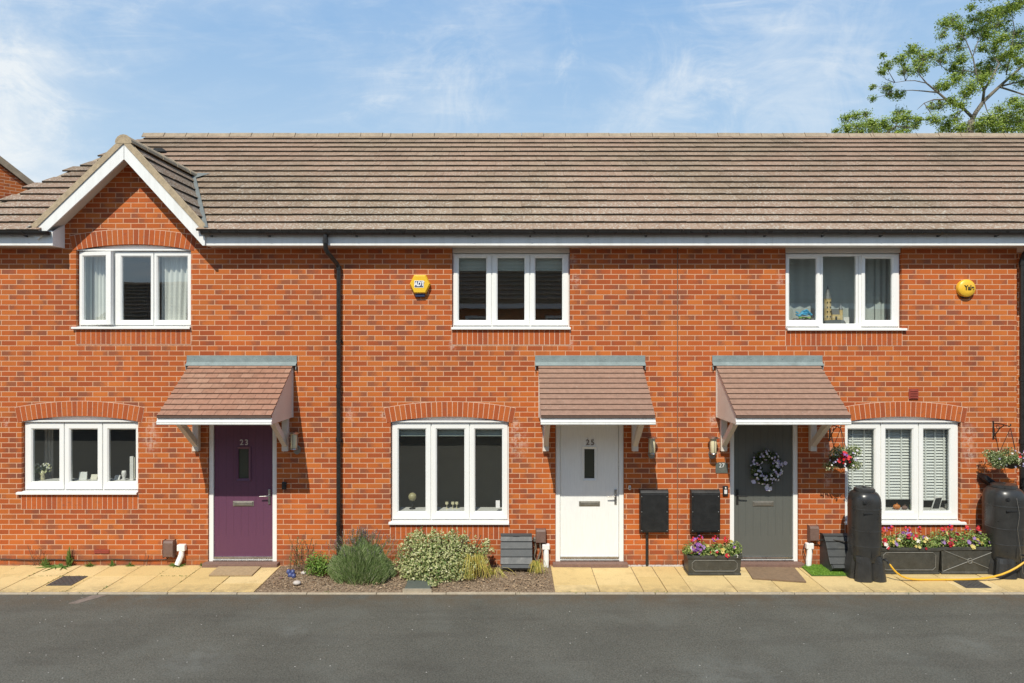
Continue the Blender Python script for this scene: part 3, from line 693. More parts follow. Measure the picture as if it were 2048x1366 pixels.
# roofs ------------------------------------------------------------------
sl = math.hypot(1, RT); NR = 17; GA = (RY-EY)*sl/NR
cs, sn = 1/sl, RT/sl; NV = Vector((0, -sn, cs))
GTS = {1: 1.10, -1: .965}; GHS = {1: 1.135, -1: 1.30}
def xleft(Y): return -8.33+.72*(Y+.25)/4.31
def roof(house, xa, xb, left=False, gable=False, eave=True):
    m = MB()
    for i in range(NR):
        s0, s1 = i*GA, (i+1)*GA
        w = .30; k0 = math.floor(xa/w)-1; off = (i%2)*.15
        x = k0*w+off
        while x < xb:
            p, q = max(x, xa), min(x+w, xb); x += w
            if q-p < .01: continue
            Ym = EY+(s0+s1)/2*cs
            if left and p < xleft(Ym)-.05: continue
            if gable:
                zc = rz(Ym)
                lo = GZ-zc; hl = lo/GTS[-1]; hr = lo/GTS[1]
                if lo > 0:
                    # remove part of tile inside gable
                    if p > GX-hl+.02 and q < GX+hr-.02: continue
                    if p < GX+hr < q and p > GX: p = max(p, GX+hr-.12)
                    if p < GX-hl < q and q < GX: q = min(q, GX-hl+.12)
            j = R.uniform(-.003,.004); j2 = R.uniform(-.003,.003); sk = R.uniform(-.004,.004)
            o = Vector((0, EY, EZ))
            def PT(x_, s_, h_): return Vector((x_, EY+s_*cs, EZ+s_*sn))+NV*h_
            a = .0015
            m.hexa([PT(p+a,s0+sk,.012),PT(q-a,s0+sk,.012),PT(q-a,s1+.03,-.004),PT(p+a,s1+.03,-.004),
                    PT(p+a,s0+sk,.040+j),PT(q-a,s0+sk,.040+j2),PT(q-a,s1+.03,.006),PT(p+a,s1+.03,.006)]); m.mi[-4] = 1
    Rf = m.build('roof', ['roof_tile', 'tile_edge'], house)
    # underlay and rear slope
    u = MB()
    if gable:
        u.face([(-8.28,EY+.05,rz(EY+.05)-.012),(GX-GH,EY+.05,rz(EY+.05)-.012),(GX-GH,RY,rz(RY)-.012),(-7.58,RY,rz(RY)-.012)]); u.face([(GX+GH,EY+.05,rz(EY+.05)-.012),(xb,EY+.05,rz(EY+.05)-.012),(xb,RY,rz(RY)-.012),(GX+GH,RY,rz(RY)-.012)])
        u.face([(GX-GH,.02,rz(.02)-.012),(GX+GH,.02,rz(.02)-.012),(GX+GH,RY,rz(RY)-.012),(GX-GH,RY,rz(RY)-.012)])
    else: u.face([(xa,EY+.05,rz(EY+.05)-.012),(xb,EY+.05,rz(EY+.05)-.012),(xb,RY,rz(RY)-.012),(xa,RY,rz(RY)-.012)])
    xl = -7.62 if left else xa
    u.face([(xl,RY,rz(RY)-.01),(xb,RY,rz(RY)-.01),(xb,8.4,rz(RY)-.01-RT*4.34),(xl,8.4,rz(RY)-.01-RT*4.34)])
    u.build('roof_underlay', 'ridge_tile', Rf)
    # ridge tiles
    r = MB(); x = xl if left else xa
    while x < xb-.01:
        x1_ = min(x+.45, xb); h = rz(RY)
        dz_ = R.uniform(-.004,.006)
        r.prism([(RY-.13,h-.055+dz_),(RY-.055,h+.045+dz_),(RY+.055,h+.045+dz_),(RY+.13,h-.055+dz_),(RY+.11,h-.06+dz_),(RY,h+.02+dz_),(RY-.11,h-.06+dz_)], 'x', x+.004, x1_-.004)
        x = x1_
    r.build('ridge', 'ridge_tile', Rf, bevel=.006)
    return Rf
roof(h23, -8.9, X12, left=True, gable=True)
roof(h25, X12, X23); roof(h27, X23, X34); roof(h29, X34, 12.8)
def eaves(house, xa, xb, br0=.3, endL=False, endR=False):
    f = MB(); f.box(xa, xb, -.26, -.238, 4.68, 4.895)
    F_ = f.build('fascia', 'fascia_white', house, bevel=.002)
    s = MB(); s.box(xa, xb, -.237, -.001 if xb < X34+.1 else .545, 4.684, 4.698); s.build('soffit', 'soffit_white', F_)
    if endR: 
        e = MB(); e.prism([(-.262,4.678),(-.001,4.678),(-.001,5.02),(-.262,4.87)], 'x', xb, xb+.02); e.build('eaves_end', 'white_pvc', F_, bevel=.003)
    g_ = MB(); n = 9; cy, cz, r = -.322, 4.872, .056
    pr = [(cy+r*math.cos(PI+PI*i/n), cz+r*math.sin(PI+PI*i/n)) for i in range(n+1)]+[(cy+(r-.006)*math.cos(2*PI-PI*i/n), cz+(r-.006)*math.sin(2*PI-PI*i/n)) for i in range(n+1)]
    g_.prism(pr, 'x', xa, xb)
    for xx in (xa, xb): g_.prism([(cy+r*math.cos(PI+PI*i/n), cz+r*math.sin(PI+PI*i/n)) for i in range(n+1)], 'x', xx-.002, xx+.002)
    x = xa+br0
    while x < xb-.05:
        g_.prism([(-.262,4.90),(-.262,4.80),(-.275,4.80),(-.33,4.812),(-.38,4.85),(-.386,4.88),(-.375,4.88),(-.33,4.822)], 'x', x-.012, x+.012); x += .83
    g_.build('gutter', 'gutter_black', house, smooth=False)
    return F_
eaves(h23, XL-.2, WX(103,-.26), .45, endR=True)
eaves(h23, GX+1.13, X12, .12); eaves(h25, X12, X23, .27); eaves(h27, X23, X34, .35); eaves(h29, X34, 12.6, .4)
# gable roof of number 23
gy0 = -.295; gy1 = 2.0; ts = math.hypot(1, GT)
for s in (1, -1):
    GT, GH = GTS[s], GHS[s]; ts = math.hypot(1, GT)
    m = MB(); L = (GH+.03)*ts; nr = 6; ga = L/nr
    ux, uz = s/ts, -GT/ts; nx_, nz_ = s*GT/ts, 1/ts
    for i in range(nr):      # from eaves up
        d0, d1 = L-i*ga, L-(i+1)*ga
        y = gy0+.02-(.15 if i%2 else 0)
        while y < gy1:
            p, q = max(y, gy0+.02), y+.30; y += .30
            j = R.uniform(-.003,.004)
            def PT(d, yy, h): return (GX+ux*d+nx_*h, yy, GZ-.02+uz*d+nz_*h)
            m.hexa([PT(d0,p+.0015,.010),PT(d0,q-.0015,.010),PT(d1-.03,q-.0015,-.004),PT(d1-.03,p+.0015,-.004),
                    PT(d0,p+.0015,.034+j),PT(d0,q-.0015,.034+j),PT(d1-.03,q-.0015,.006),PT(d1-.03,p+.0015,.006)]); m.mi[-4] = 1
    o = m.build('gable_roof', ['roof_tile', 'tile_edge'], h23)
    # verge mortar and barge board
    v = MB()
    def Q(d, h): return (GX+ux*d+nx_*h, GZ-.02+uz*d+nz_*h)
    v.prism([Q(-.01,.035),Q(L+.0,.035),Q(L+.0,-.022),Q(-.01,-.022)], 'y', gy0-.012, gy0+.05)
    v.build('verge', 'verge_mortar', o, bevel=.01)
    b = MB(); zt0 = GZ-.055
    tz = .225; xe = GH+.02
    prof = [(GX,zt0),(GX+s*xe,zt0-GT*xe),(GX+s*(xe-.0),zt0-GT*xe-.035),(GX+s*(xe-.075),zt0-GT*xe-.11 if s < 0 else 4.68),(GX,zt0-tz)]
    if s > 0: prof = [(GX,zt0),(GX+xe,zt0-GT*xe),(GX+xe+.0,4.68),(GX+xe-.03,4.68),(GX+xe-.09,zt0-tz-GT*(xe-.09)),(GX,zt0-tz)]
    b.prism(prof, 'y', gy0+.003, gy0+.028)
    b.build('bargeboard', 'fascia_white', h23, bevel=.003)
    c = MB(); dd = .015
    c.hexa([(GX,gy0+.03,zt0-tz+.10),(GX+s*(xe-.1),gy0+.03,zt0-tz-GT*(xe-.1)+.10),(GX+s*(xe-.1),-.001,zt0-tz-GT*(xe-.1)+.10),(GX,-.001,zt0-tz+.10),
            (GX,gy0+.03,zt0-tz+.12),(GX+s*(xe-.1),gy0+.03,zt0-tz-GT*(xe-.1)+.12),(GX+s*(xe-.1),-.001,zt0-tz-GT*(xe-.1)+.12),(GX,-.001,zt0-tz+.12)])
    c.build('gable_soffit', 'cream_paint', h23)
m = MB(); y = gy0-.02
while y < 1.85:
    n = 8; pr = [(GX+.115*math.cos(PI*i/n), GZ-.055+.115*math.sin(PI*i/n)) for i in range(n+1)]+[(GX+.095*math.cos(PI-PI*i/n), GZ-.055+.095*math.sin(PI-PI*i/n)) for i in range(n+1)]
    m.prism(pr, 'y', y+.004, min(y+.45, 2.0)); y += .45
n = 10; m.prism([(GX+.10*math.cos(PI*i/n), GZ-.06+.10*math.sin(PI*i/n)) for i in range(n+1)], 'y', gy0-.015, gy0+.01)
m.build('gable_ridge', 'verge_mortar', h23, bevel=.005)
# valley lead
m = MB()
def gl(x, Y, lift): return (x, Y, max(rz(Y), GZ-.02-GT*abs(x-GX))+lift)
for s in (1, -1):
    GT = GTS[s]; pts = []
    for i in range(9):
        t = i/8; z = 4.87+(GZ-.05-4.87)*t; Yv = EY+(z-EZ)/RT; xv = GX+s*(GZ-.02-z)/GT
        pts.append((xv, Yv, z))
    for (a, b) in zip(pts[:-1], pts[1:]):
        m.face([(a[0]-s*.025,a[1]-.01,a[2]+.062),(a[0]+s*.03,a[1]+.01,a[2]+.062),(b[0]+s*.03,b[1]+.01,b[2]+.062),(b[0]-s*.025,b[1]-.01,b[2]+.062)])
ya = EY+(GZ-.03-EZ)/RT
m.face([(GX-.10,ya-.05,rz(ya-.05)+.045),(GX+.14,ya-.20,rz(ya-.20)+.05),(GX+.30,ya+.02,rz(ya+.02)+.05),(GX-.10,ya+.06,rz(ya+.06)+.045)])
m.build('valley_lead', 'valley', h23)
# roof vent near gable
m = MB(); vx, vy = WX(322, 3.0), 3.0; vz = rz(vy)
m.prism([(vx-.12,vz+.02),(vx-.07,vz+.055),(vx+.07,vz+.055),(vx+.12,vz+.02)], 'y', vy-.10, vy+.08); m.build('roof_vent', 'dark_metal', h23, bevel=.015)
# downpipes
m = MB(); xa, xb = WX(651,-.32), WX(677.5,-.05)
m.tube([(xa,-.322,4.84),(xa,-.322,4.70),(xa,-.30,4.62),(xa+.02,-.27,4.57),(xb-.02,-.09,4.44),(xb,-.055,4.37),(xb,-.055,.02)], .034, 12)
for z in (4.70, 4.36, 2.62, 1.84, .6): m.tube([(xb if z < 4.5 else xa,-.055 if z < 4.5 else -.322,z),(xb if z < 4.5 else xa,-.055 if z < 4.5 else -.322,z+.05)], .040, 12)
for z in (1.84, 3.3): m.box(xb-.05, xb+.05, -.03, -.001, z-.02, z+.02)
m.build('downpipe', 'gutter_black', h23, smooth=False)
m = MB(); xb = 7.50
m.tube([(xb,-.322,4.84),(xb,-.322,4.72),(xb,-.1,4.58),(xb,-.055,4.5),(xb,-.055,1.35),(xb,-.055,.3)], .045, 14)
for z in (4.42, 2.72, 1.8): m.tube([(xb,-.055,z),(xb,-.055,z+.06)], .052, 14)
m.build('downpipe', 'gutter_black', h27)
m = MB(); m.box(U(1817), U(1835.5), -.02, .01, V(798), V(778))
for k in range(5): m.box(U(1819), U(1833.5), -.028, -.02, V(796)+k*.025, V(796)+k*.025+.012)
m.build('air_vent', 'vent_red', h27, bevel=.002)
m = MB(); m.box(U(189), U(219), -.010, .01, V(1107), V(1099))
for k in range(2): m.box(U(190), U(218), -.016, -.010, V(1106)+k*.024, V(1106)+k*.024+.012)
m.build('air_brick', 'vent_red', h23)
# ============================================================ WALL FITTINGS
def lantern(px, py0, label):
    x = U(px); t = thing('wall_lantern', label, 'wall light', 'outdoor lanterns beside the front doors')
    zt = V(py0, -.12); m = MB(); m.lathe([(.040,0),(.046,.01),(.046,.21),(.040,.22)], (x,-.12,zt-.245), 16); m.build('glass_shade', 'lamp_glass', t, smooth=True)
    c = MB(); c.lathe([(.075,-.004),(.078,0),(.05,.02),(.012,.028)], (x,-.12,zt-.03), 18)
    for k in range(3): a = 2*PI*k/3+.5; c.tube([(x+.052*math.cos(a),-.12+.052*math.sin(a),zt-.25),(x+.052*math.cos(a),-.12+.052*math.sin(a),zt-.03)], .004, 5)
    c.lathe([(.05,0),(.055,.005),(.05,.016)], (x,-.12,zt-.262), 16); c.build('cap', 'steel', t, smooth=False)
    b = MB(); n = 20; zc = zt-.275
    b.prism([(x+.012+.048*math.cos(2*PI*i/n), zc+.062*math.sin(2*PI*i/n)-.01) for i in range(n)], 'y', -.022, 0); b.tube([(x,-.01,zc),(x,-.09,zc-.01),(x,-.12,zc+.02)], .012, 8)
    b.build('back_plate', 'dull_steel', t, bevel=.004); base_at(t, (x, 0, zc)); return t
lantern(593, 863, 'steel lantern on the wall beside the purple door')
lantern(1301, 872, 'steel lantern right of the white door')
lantern(1422, 872, 'steel lantern left of the dark grey door')
# alarms
t = thing('alarm_box', 'yellow hexagonal alarm box marked ADT beside the middle upper window', 'alarm box')
x, z = U(841), V(569); m = MB()
def hexp(r, rz_): return [(x-.148*r,z),(x-.085*r,z+.132*rz_),(x+.085*r,z+.132*rz_),(x+.148*r,z),(x+.085*r,z-.132*rz_),(x-.085*r,z-.132*rz_)]
h0, h1 = hexp(1.03,1.03), hexp(.93,.93)
m.raw([(p[0],0,p[1]) for p in h0]+[(p[0],-.055,p[1]) for p in h0]+[(p[0],-.085,p[1]) for p in h1], [(i,(i+1)%6,6+(i+1)%6,6+i) for i in range(6)]+[(6+i,6+(i+1)%6,12+(i+1)%6,12+i) for i in range(6)]+[(12,13,14,15,16,17)])
m.build('cover', 'yellow_box', t, bevel=.004)
m = MB(); m.box(x-.07,x+.07,-.05,0,z-.185,z-.128); m.build('strobe', 'navy', t, bevel=.01)
m = MB(); m.box(x-.078,x+.060,-.088,-.085,z-.052,z+.050); m.build('badge', 'white_mark', t)
m = MB(); m.box(x-.070,x+.052,-.090,-.088,z-.044,z+.042); m.build('badge_panel', 'navy', t)
text('ADT', 'lettering', .088, (x-.009, -.0915, z-.001), 'white_mark', t, .001, .78, .004, .15); base_at(t, (x,0,z))
t = thing('alarm_box', 'round yellow alarm box marked Yale near the right downpipe', 'alarm box')
x, z = U(1929), V(577); m = MB(); n = 32
m.raw([(x+r*math.cos(2*PI*k/n),y,z+r*math.sin(2*PI*k/n)) for r,y in ((.128,0),(.130,-.05),(.118,-.066),(.06,-.074),(.001,-.076)) for k in range(n)], [(i*n+k,i*n+(k+1)%n,(i+1)*n+(k+1)%n,(i+1)*n+k) for i in range(4) for k in range(n)])
m.build('cover', 'yale_yellow', t, smooth=True)
m = MB(); m.box(x-.06,x+.06,-.03,0,z-.145,z-.11); m.build('strobe', 'ink', t, bevel=.01)
text('Yale', 'lettering', .098, (x+.020, -.079, z+.004), 'ink', t, .001, .82, .003); base_at(t, (x,0,z))
# doorbells & plaque
def bell(px, py, label, m1, m2, w=.035, hh=.075):
    t = thing('doorbell', label, 'doorbell'); x, z = U(px), V(py)
    m = MB(); m.box(x-w,x+w,-.03,0,z-hh,z+hh); m.build('housing', m1, t, bevel=.008)
    m = MB(); m.box(x-w*.55,x+w*.55,-.036,-.03,z-hh*.6,z+hh*.25); m.ellip((x,-.034,z+hh*.6), w*.35,.006,w*.35,10,6); m.build('button', m2, t, bevel=.003)
    base_at(t, (x,0,z)); return t
bell(569, 971, 'black doorbell on the wall right of the purple door', 'black_plastic', 'dark_metal', .032, .055)
bell(1259, 975, 'small white bell push beside the white door', 'white_paint', 'dull_steel', .018, .032)
bell(1450, 981, 'video doorbell with silver face beside the dark grey door', 'black_plastic', 'white_paint', .038, .072)
t = thing('house_plaque', 'slate plaque numbered 27 under the lantern by the grey door', 'sign')
x, z = U(1443), V(935); m = MB(); m.prism([(x-.085,z-.075),(x+.085,z-.075),(x+.085,z+.055),(x+.045,z+.075),(x-.045,z+.075),(x-.085,z+.055)], 'y', -.012, 0); m.build('plate', 'slate', t, bevel=.003)
text('27', 'lettering', .085, (x, -.014, z+.030), 'white_mark', t, .001); m = MB()
for k in range(9): m.box(x-.062+k*.014, x-.062+k*.014+R.uniform(.006,.011), -.0135, -.012, z-.030, z-.030+R.uniform(.009,.014))
for k in range(5): m.box(x-.034+k*.014, x-.034+k*.014+R.uniform(.006,.011), -.0135, -.012, z-.054, z-.054+R.uniform(.009,.013))
m.build('worn_lettering', 'planter_line', t)
base_at(t, (x,0,z))
# meter boxes
def meter(px0, px1, label, pipe, pz):
    t = thing('meter_box', label, 'meter box', None); x0, x1, z0, z1 = U(px0), U(px1), V(1063), V(978)
    m = MB(); m.prism([(0,z0+.0),(-.10,z0+.012),(-.10,z1-.035),(-.07,z1),(0,z1)], 'x', x0, x1); m.build('cabinet', 'meter_black', t, bevel=.008)
    m = MB(); m.box(x0+.03,x1-.03,-.108,-.10,z0+.035,z1-.055); m.build('lid', 'black_plastic', t, bevel=.004)
    m = MB()
    for a in (x0+.022,x1-.022):
        for b in (z0+.04,z1-.09,(z0+z1)/2): m.ellip((a,-.104,b), .008,.005,.008,7,5)
    m.build('screws', 'steel', t)
    m = MB(); m.tube([(x0+pipe,-.04,z0+.01),(x0+pipe,-.04,pz)], .022, 10); m.build('duct', 'brown_plastic' if pipe < .05 else 'dark_metal', t)
    base_at(t, (x0,0,z0)); return t
meter(1278, 1334, 'black wall meter box right of the white door', .11, 0.0)
meter(1379, 1436, 'black wall meter box above the small flower trough', .12, .1)
# terminal covers (brown) and white pipe covers
def cover(px0, px1, py0, py1, label):
    t = MB(); t.prism([(0,V(py1)),(-.09,V(py1)+.01),(-.09,V(py0)-.03),(-.075,V(py0)),(0,V(py0))], 'x', U(px0), U(px1)); o = t.build('pipe_cover', 'brown_plastic', bevel=.012)
    return tag(o, label, 'pipe cover', 'brown pipe covers low on the wall')
cover(332, 352, 1079, 1112, 'brown plastic pipe cover on wall left of the purple door')
cover(1071, 1091, 1056, 1084, 'brown plastic pipe cover between the bay of shrubs and white door')
cover(1614, 1632, 1050, 1080, 'brown plastic pipe cover on wall right of the grey door')
def spout(pts, px0, px1, py0, py1, label):
    t = thing('cable_entry', label, 'cable entry', 'white cable entry boxes by the wall base'); m = MB()
    m.box(U(px0),U(px1),-.075,0,V(py1),V(py0)); m.build('box', 'white_pvc', t, bevel=.012)
    m = MB(); m.tube(pts, [.035,.04,.042,.038], 10); m.build('spout', 'white_pvc', t)
    base_at(t, (U(px0),0,0)); return t
spout([(U(366),-.04,V(1100)),(U(366),-.05,V(1108)),(U(363),-.07,V(1118)),(U(360),-.09,V(1126))], 358, 374, 1087, 1100, 'white cable entry box beside the purple door')
spout([(U(1092),-.04,V(1096)),(U(1092),-.05,V(1105)),(U(1092),-.055,V(1118)),(U(1092),-.06,V(1131))], 1084, 1099, 1086, 1097, 'white cable entry box with drips beside the white door')
spout([(U(1616),-.04,V(1092)),(U(1616),-.05,V(1105)),(U(1614),-.06,V(1118)),(U(1613),-.07,V(1130))], 1609, 1624, 1084, 1096, 'white cable entry box standing over the green mat')
m = MB(); xx = U(1070); m.lathe([(.032,0),(.034,.01),(.034,.05),(.03,.06)], (xx,-.06,V(1080)), 12); m.tube([(xx,-.06,V(1080)),(xx+.01,-.06,V(1095)),(xx-.02,-.07,V(1110)),(xx+.03,-.06,V(1125))], .014, 8)
m.tube([(xx+.07,-.05,V(1084)),(xx+.08,-.05,V(1100)),(xx+.05,-.06,V(1112)),(xx+.02,-.08,.02)], .012, 8)
tag(m.build('gas_pipe', 'dull_steel'), 'metal gas pipe and regulator between the sloping box and wall', 'pipe')
# half buried meter housings
def barrel(x0, label):
    t = thing('gas_meter_housing', label, 'meter housing', 'half buried gas meter housings'); w = .455
    P = [(0,.02),(0,.47),(-.09,.485),(-.15,.46),(-.20,.40),(-.245,.31),(-.29,.21),(-.345,.12),(-.385,.075),(-.36,.045),(-.30,.02)]
    m = MB(); m.prism(P, 'x', x0+.012, x0+w-.012); m.build('body', 'box_grey', t, bevel=.01)
    m = MB()
    segs = [(.115,.475,.175,.425),(.175,.425,.232,.335),(.232,.335,.288,.215),(.288,.215,.385,.085)]
    front = [(-.10,.492),(-.158,.468),(-.208,.403),(-.253,.312),(-.298,.212),(-.353,.122),(-.40,.080)]
    for k in range(6):
        a, b = Vector((0,*front[k])), Vector((0,*front[k+1])); d = (b-a).normalized(); a = a+d*.004; b = b-d*.004
        nn = Vector((0,d.z,-d.y)); nn = nn if nn.y < 0 else -nn
        q = .03 if k == 5 else 0
        m.hexa([(x0+q,a.y,a.z),(x0+w-q,a.y,a.z),(x0+w-q,b.y,b.z),(x0+q,b.y,b.z)]+[(x0+q,a.y+nn.y*.012,a.z+nn.z*.012),(x0+w-q,a.y+nn.y*.012,a.z+nn.z*.012),(x0+w-q,b.y+nn.y*.012,b.z+nn.z*.012),(x0+q,b.y+nn.y*.012,b.z+nn.z*.012)])
    m.build('lid', 'box_grey', t, bevel=.003)
    m = MB(); m.box(x0+w*.4,x0+w*.6,-.175,-.15,.455,.47); m.build('catch', 'dark_metal', t); base_at(t, (x0,0,0)); return t
barrel(-.165, 'dark grey sloping meter housing in the soil bed beside the white door')
barrel(4.53, 'dark grey sloping meter housing on the green mat beside a water butt')
# ============================================================ planters
def trough(x0, x1, y0, y1, h, style, label):
    t = thing('flower_trough', label, 'planter', 'lead look flower troughs'); m = MB()
    b = .015
    m.hexa([(x0+b,y0+b,.004),(x1-b,y0+b,.004),(x1-b,y1-b,.004),(x0+b,y1-b,.004),(x0,y0,h),(x1,y0,h),(x1,y1,h),(x0,y1,h)])
    m.ring(x0-.012,x1+.012,0,0,x0,x1,0,0,0,0) if False else None
    m.box(x0-.012,x1+.012,y0-.012,y0+.02,h-.03,h+.012); m.box(x0-.012,x1+.012,y1-.02,y1+.012,h-.03,h+.012)
    m.box(x0-.012,x0+.02,y0+.02,y1-.02,h-.03,h+.012); m.box(x1-.02,x1+.012,y0+.02,y1-.02,h-.03,h+.012); m.box(x0+.003,x1-.003,y0+.0,y1,.004,.03)
    m.build('trough', 'planter_lead', t, bevel=.004)
    l = MB(); a0, a1, c0, c1 = x0+.06, x1-.06, .06, h-.055; c = .04
    def F_(px, pz): return (px, y0-.002+.012*(1-pz/h), pz)
    if style == 'panel': pts = [(a0+c,c0),(a1-c,c0),(a1,c0+c),(a1,c1-c),(a1-c,c1),(a0+c,c1),(a0,c1-c),(a0,c0+c),(a0+c,c0)]; l.tube([F_(*p) for p in pts], .006, 6)
    else:
        l.tube([F_(a0-.03,c0-.02),F_(a1+.03,c1+.02)], .006, 6); l.tube([F_(a0-.03,c1+.02),F_(a1+.03,c0-.02)], .006, 6)
        mx, mz = (a0+a1)/2, (c0+c1)/2; l.tube([F_(mx+.035*math.cos(k*PI/6),mz+.035*math.sin(k*PI/6)) for k in range(13)], .008, 6)
        l.tube([F_(x0+.02,c0-.03),F_(x1-.02,c0-.03),F_(x1-.02,c1+.03),F_(x0+.02,c1+.03),F_(x0+.02,c0-.03)], .004, 5)
    l.build('moulding', 'planter_line', t)
    s = MB(); s.box(x0+.005,x1-.005,y0+.02,y1-.02,h-.04,h-.005); s.build('compost', 'soil_dark', t)
    base_at(t, (x0,y0,0)); return t
def flowers(x0, x1, y0, y1, h, label, top=.16, nb=34, purple=None, seed=1):
    global R; R = random.Random(seed); t = thing('bedding_flowers', label, 'flowers', 'flowers growing in the troughs'); f = MB(); n = int((x1-x0)/.055)
    hs = [R.uniform(.55,1.1)*top for _ in range(n+1)]
    for i in range(n+1):
        cx = x0+(x1-x0)*i/n; 
        cloud(f, (cx, (y0+y1)/2-.02, h+hs[i]*.42), (.07,(y1-y0)/2+.02,hs[i]*.78), 230, .030, .5, .5, .7, zmin=h-.035)
    f.build('foliage', 'planter_leaf', t)
    b = MB()
    for _ in range(nb):
        cx = R.uniform(x0+.01,x1-.01); i = int((cx-x0)/(x1-x0)*n); yy = R.uniform(y0-.03,(y0+y1)/2); zz = h+hs[i]*R.uniform(.15,1.05)-(.04 if yy < y0 else 0)
        blossom(b, (cx,yy,zz), (R.uniform(-.4,.4),-1,R.uniform(.2,.9)), R.uniform(.020,.036))
    b.build('blossoms', 'bloom_mixed', t)
    r = MB()
    for px_, zz in ((.25,1.35),(.55,1.3),(.78,1.25),(.12,1.2)):
        cx = x0+(x1-x0)*px_; r_ = .035
        for _ in range(14): d = rv(); blossom(r, Vector((cx,(y0+y1)/2-.04,h+top*zz))+d*r_, d+Vector((0,-.6,.2)), .016)
    r.build('geranium_heads', 'bloom_red', t)
    base_at(t, ((x0+x1)/2,(y0+y1)/2,h)); return t, b
trough(2.48, 3.235, -.45, -.18, .27, 'panel', 'small dark flower trough left of the grey door')
ft, _ = flowers(2.50, 3.215, -.45, -.18, .27, 'red and purple bedding flowers in the small trough by the grey door', .17, 22, seed=3)
trough(5.20, 6.065, -.40, -.08, .365, 'panel', 'dark flower trough with plain panel under the blinds window')
flowers(5.24, 6.04, -.40, -.08, .365, 'mixed bedding flowers in the plain panelled trough', .19, 44, seed=4)
trough(6.085, 6.90, -.40, -.08, .375, 'cross', 'dark flower trough with crossed moulding next to the large water butt')
flowers(6.10, 6.88, -.40, -.08, .375, 'pink and purple bedding flowers in the trough with crossed moulding', .19, 44, seed=5)
m = MB(); 
for _ in range(46): d = rv(); blossom(m, (2.62+d.x*.07,-.44+d.y*.05,.385+d.z*.06), d+Vector((0,-.6,.3)), .022)
tag(m.build('ornamental_cabbage', 'bloom_purple'), 'round purple head of flowers at left end of the small trough', 'flower')
# ============================================================ water butts
def butt(cx, cy, r, z0, z1, label, stand_h):
    t = thing('water_butt', label, 'water butt', 'black plastic water butts'); H = z1-z0
    prof = [(r*.90,0),(r*.93,.02)]; k = 0
    ribs = [.22,.43,.73]
    zz = .03
    pts = []
    for rb in ribs: pts += [(rb*H-.024,.988),(rb*H-.013,.988),(rb*H-.012,.988),(rb*H-.006,1.0),(rb*H+.004,1.0),(rb*H+.009,.988),(rb*H+.010,.988),(rb*H+.022,.988)]
    for z_, q in pts: prof.append((r*q, z_))
    prof.append((r*.988, H*.775))
    for a in range(1, 8): 
        an = a/8*PI/2; prof.append((r*(.62+.36*math.cos(an)), H*.80+H*.155*math.sin(an)))
    prof += [(r*.60,H*.962),(r*.58,H*.97)]
    m = MB(); m.lathe(prof, (cx,cy,z0), 40, power=2.5); o = m.build('barrel', 'butt_plastic', t, smooth=True)
    e = o.modifiers.new('split', 'EDGE_SPLIT'); e.split_angle = math.radians(50)
    d = MB(); fa = -2.0; fx, fy_ = cx+r*.98*math.cos(fa), cy+r*.98*math.sin(fa)
    d.tube([(fx,fy_+.03,z0+H*.83),(fx-.005,fy_-.012,z0+H*.83)], .030, 14); d.tube([(fx-.005,fy_-.010,z0+H*.83),(fx-.006,fy_-.022,z0+H*.83)], .016, 10)
    d.box(cx-r*.55, cx+r*.05, cy-r*1.02, cy-r*.93, z0+H*.675, z0+H*.69); d.box(cx-.005, cx+.005, cy-r*.995, cy-r*.97, z0+.05, z0+H*.2)
    d.build('overflow_fitting', 'black_plastic', t, bevel=.003)
    l = MB(); l.lathe([(r*.66,0),(r*.68,.008),(r*.66,.035),(r*.58,.048),(r*.1,.056),(.001,.056)], (cx,cy,z0+H*.955), 32); l.lathe([(.02,0),(.024,.01),(.014,.02)], (cx,cy,z0+H*.955+.05), 12)
    l.build('lid', 'butt_plastic', t, smooth=False)
    s = MB(); n = 48; vs = []
    for q, z_ in ((.96,stand_h),(1.04,stand_h*.75),(1.20,.0)):
        for k in range(n):
            a = 2*PI*k/n; fl = 1-.22*max(0, math.cos(a*5+.9))**4*(1-.7*(z_ > stand_h*.9))
            ca, sa = math.cos(a), math.sin(a); p = (abs(ca)**4+abs(sa)**4)**(-.25)
            vs.append((cx+r*q*fl*ca*p*.97, cy+r*q*fl*sa*p*.97, z_+.003))
    s.raw(vs, [(i*n+k,(i+1)*n+k,(i+1)*n+(k+1)%n,i*n+(k+1)%n) for i in range(2) for k in range(n)]+[tuple(range(n))])
    s.build('stand', 'butt_plastic', t)
    base_at(t, (cx,cy,0)); return t
b1 = butt(4.94, -.50, .205, .25, 1.25, 'black water butt on a stand in front of the blinds window', .33)
b2 = butt(7.02, -.33, .245, .22, 1.27, 'larger black water butt at the right edge under the hanging basket', .26)
def tap(parent, p, d):
    m = MB(); p = Vector(p); m.tube([p, p+Vector((d*.03,-.05,0)), p+Vector((d*.05,-.075,-.01)), p+Vector((d*.05,-.08,-.04))], .013, 8); m.box(p.x+d*.03-.022, p.x+d*.03+.022, p.y-.055, p.y-.045, p.z+.012, p.z+.022)
    o = m.build('tap', 'black_plastic', parent); o.matrix_parent_inverse = Matrix.Translation(parent.location).inverted()
tap(b1, (5.11,-.62,.29), 1); tap(b2, (7.06,-.60,.34), 1)
m = MB(); m.tube([(5.19,-.68,.25),(5.23,-.70,.17),(5.34,-.70,.07),(5.5,-.68,.022),(5.7,-.66,.016),(5.95,-.655,.016),(6.25,-.66,.017),(6.5,-.67,.03),(6.75,-.68,.09),(6.95,-.68,.19),(7.08,-.68,.29)], .014, 10)
o = m.build('garden_hose', 'hose_yellow', smooth=True); o.modifiers.new('s', 'SUBSURF').render_levels = 1; tag(o, 'yellow garden hose looping between the two water butts', 'hose')
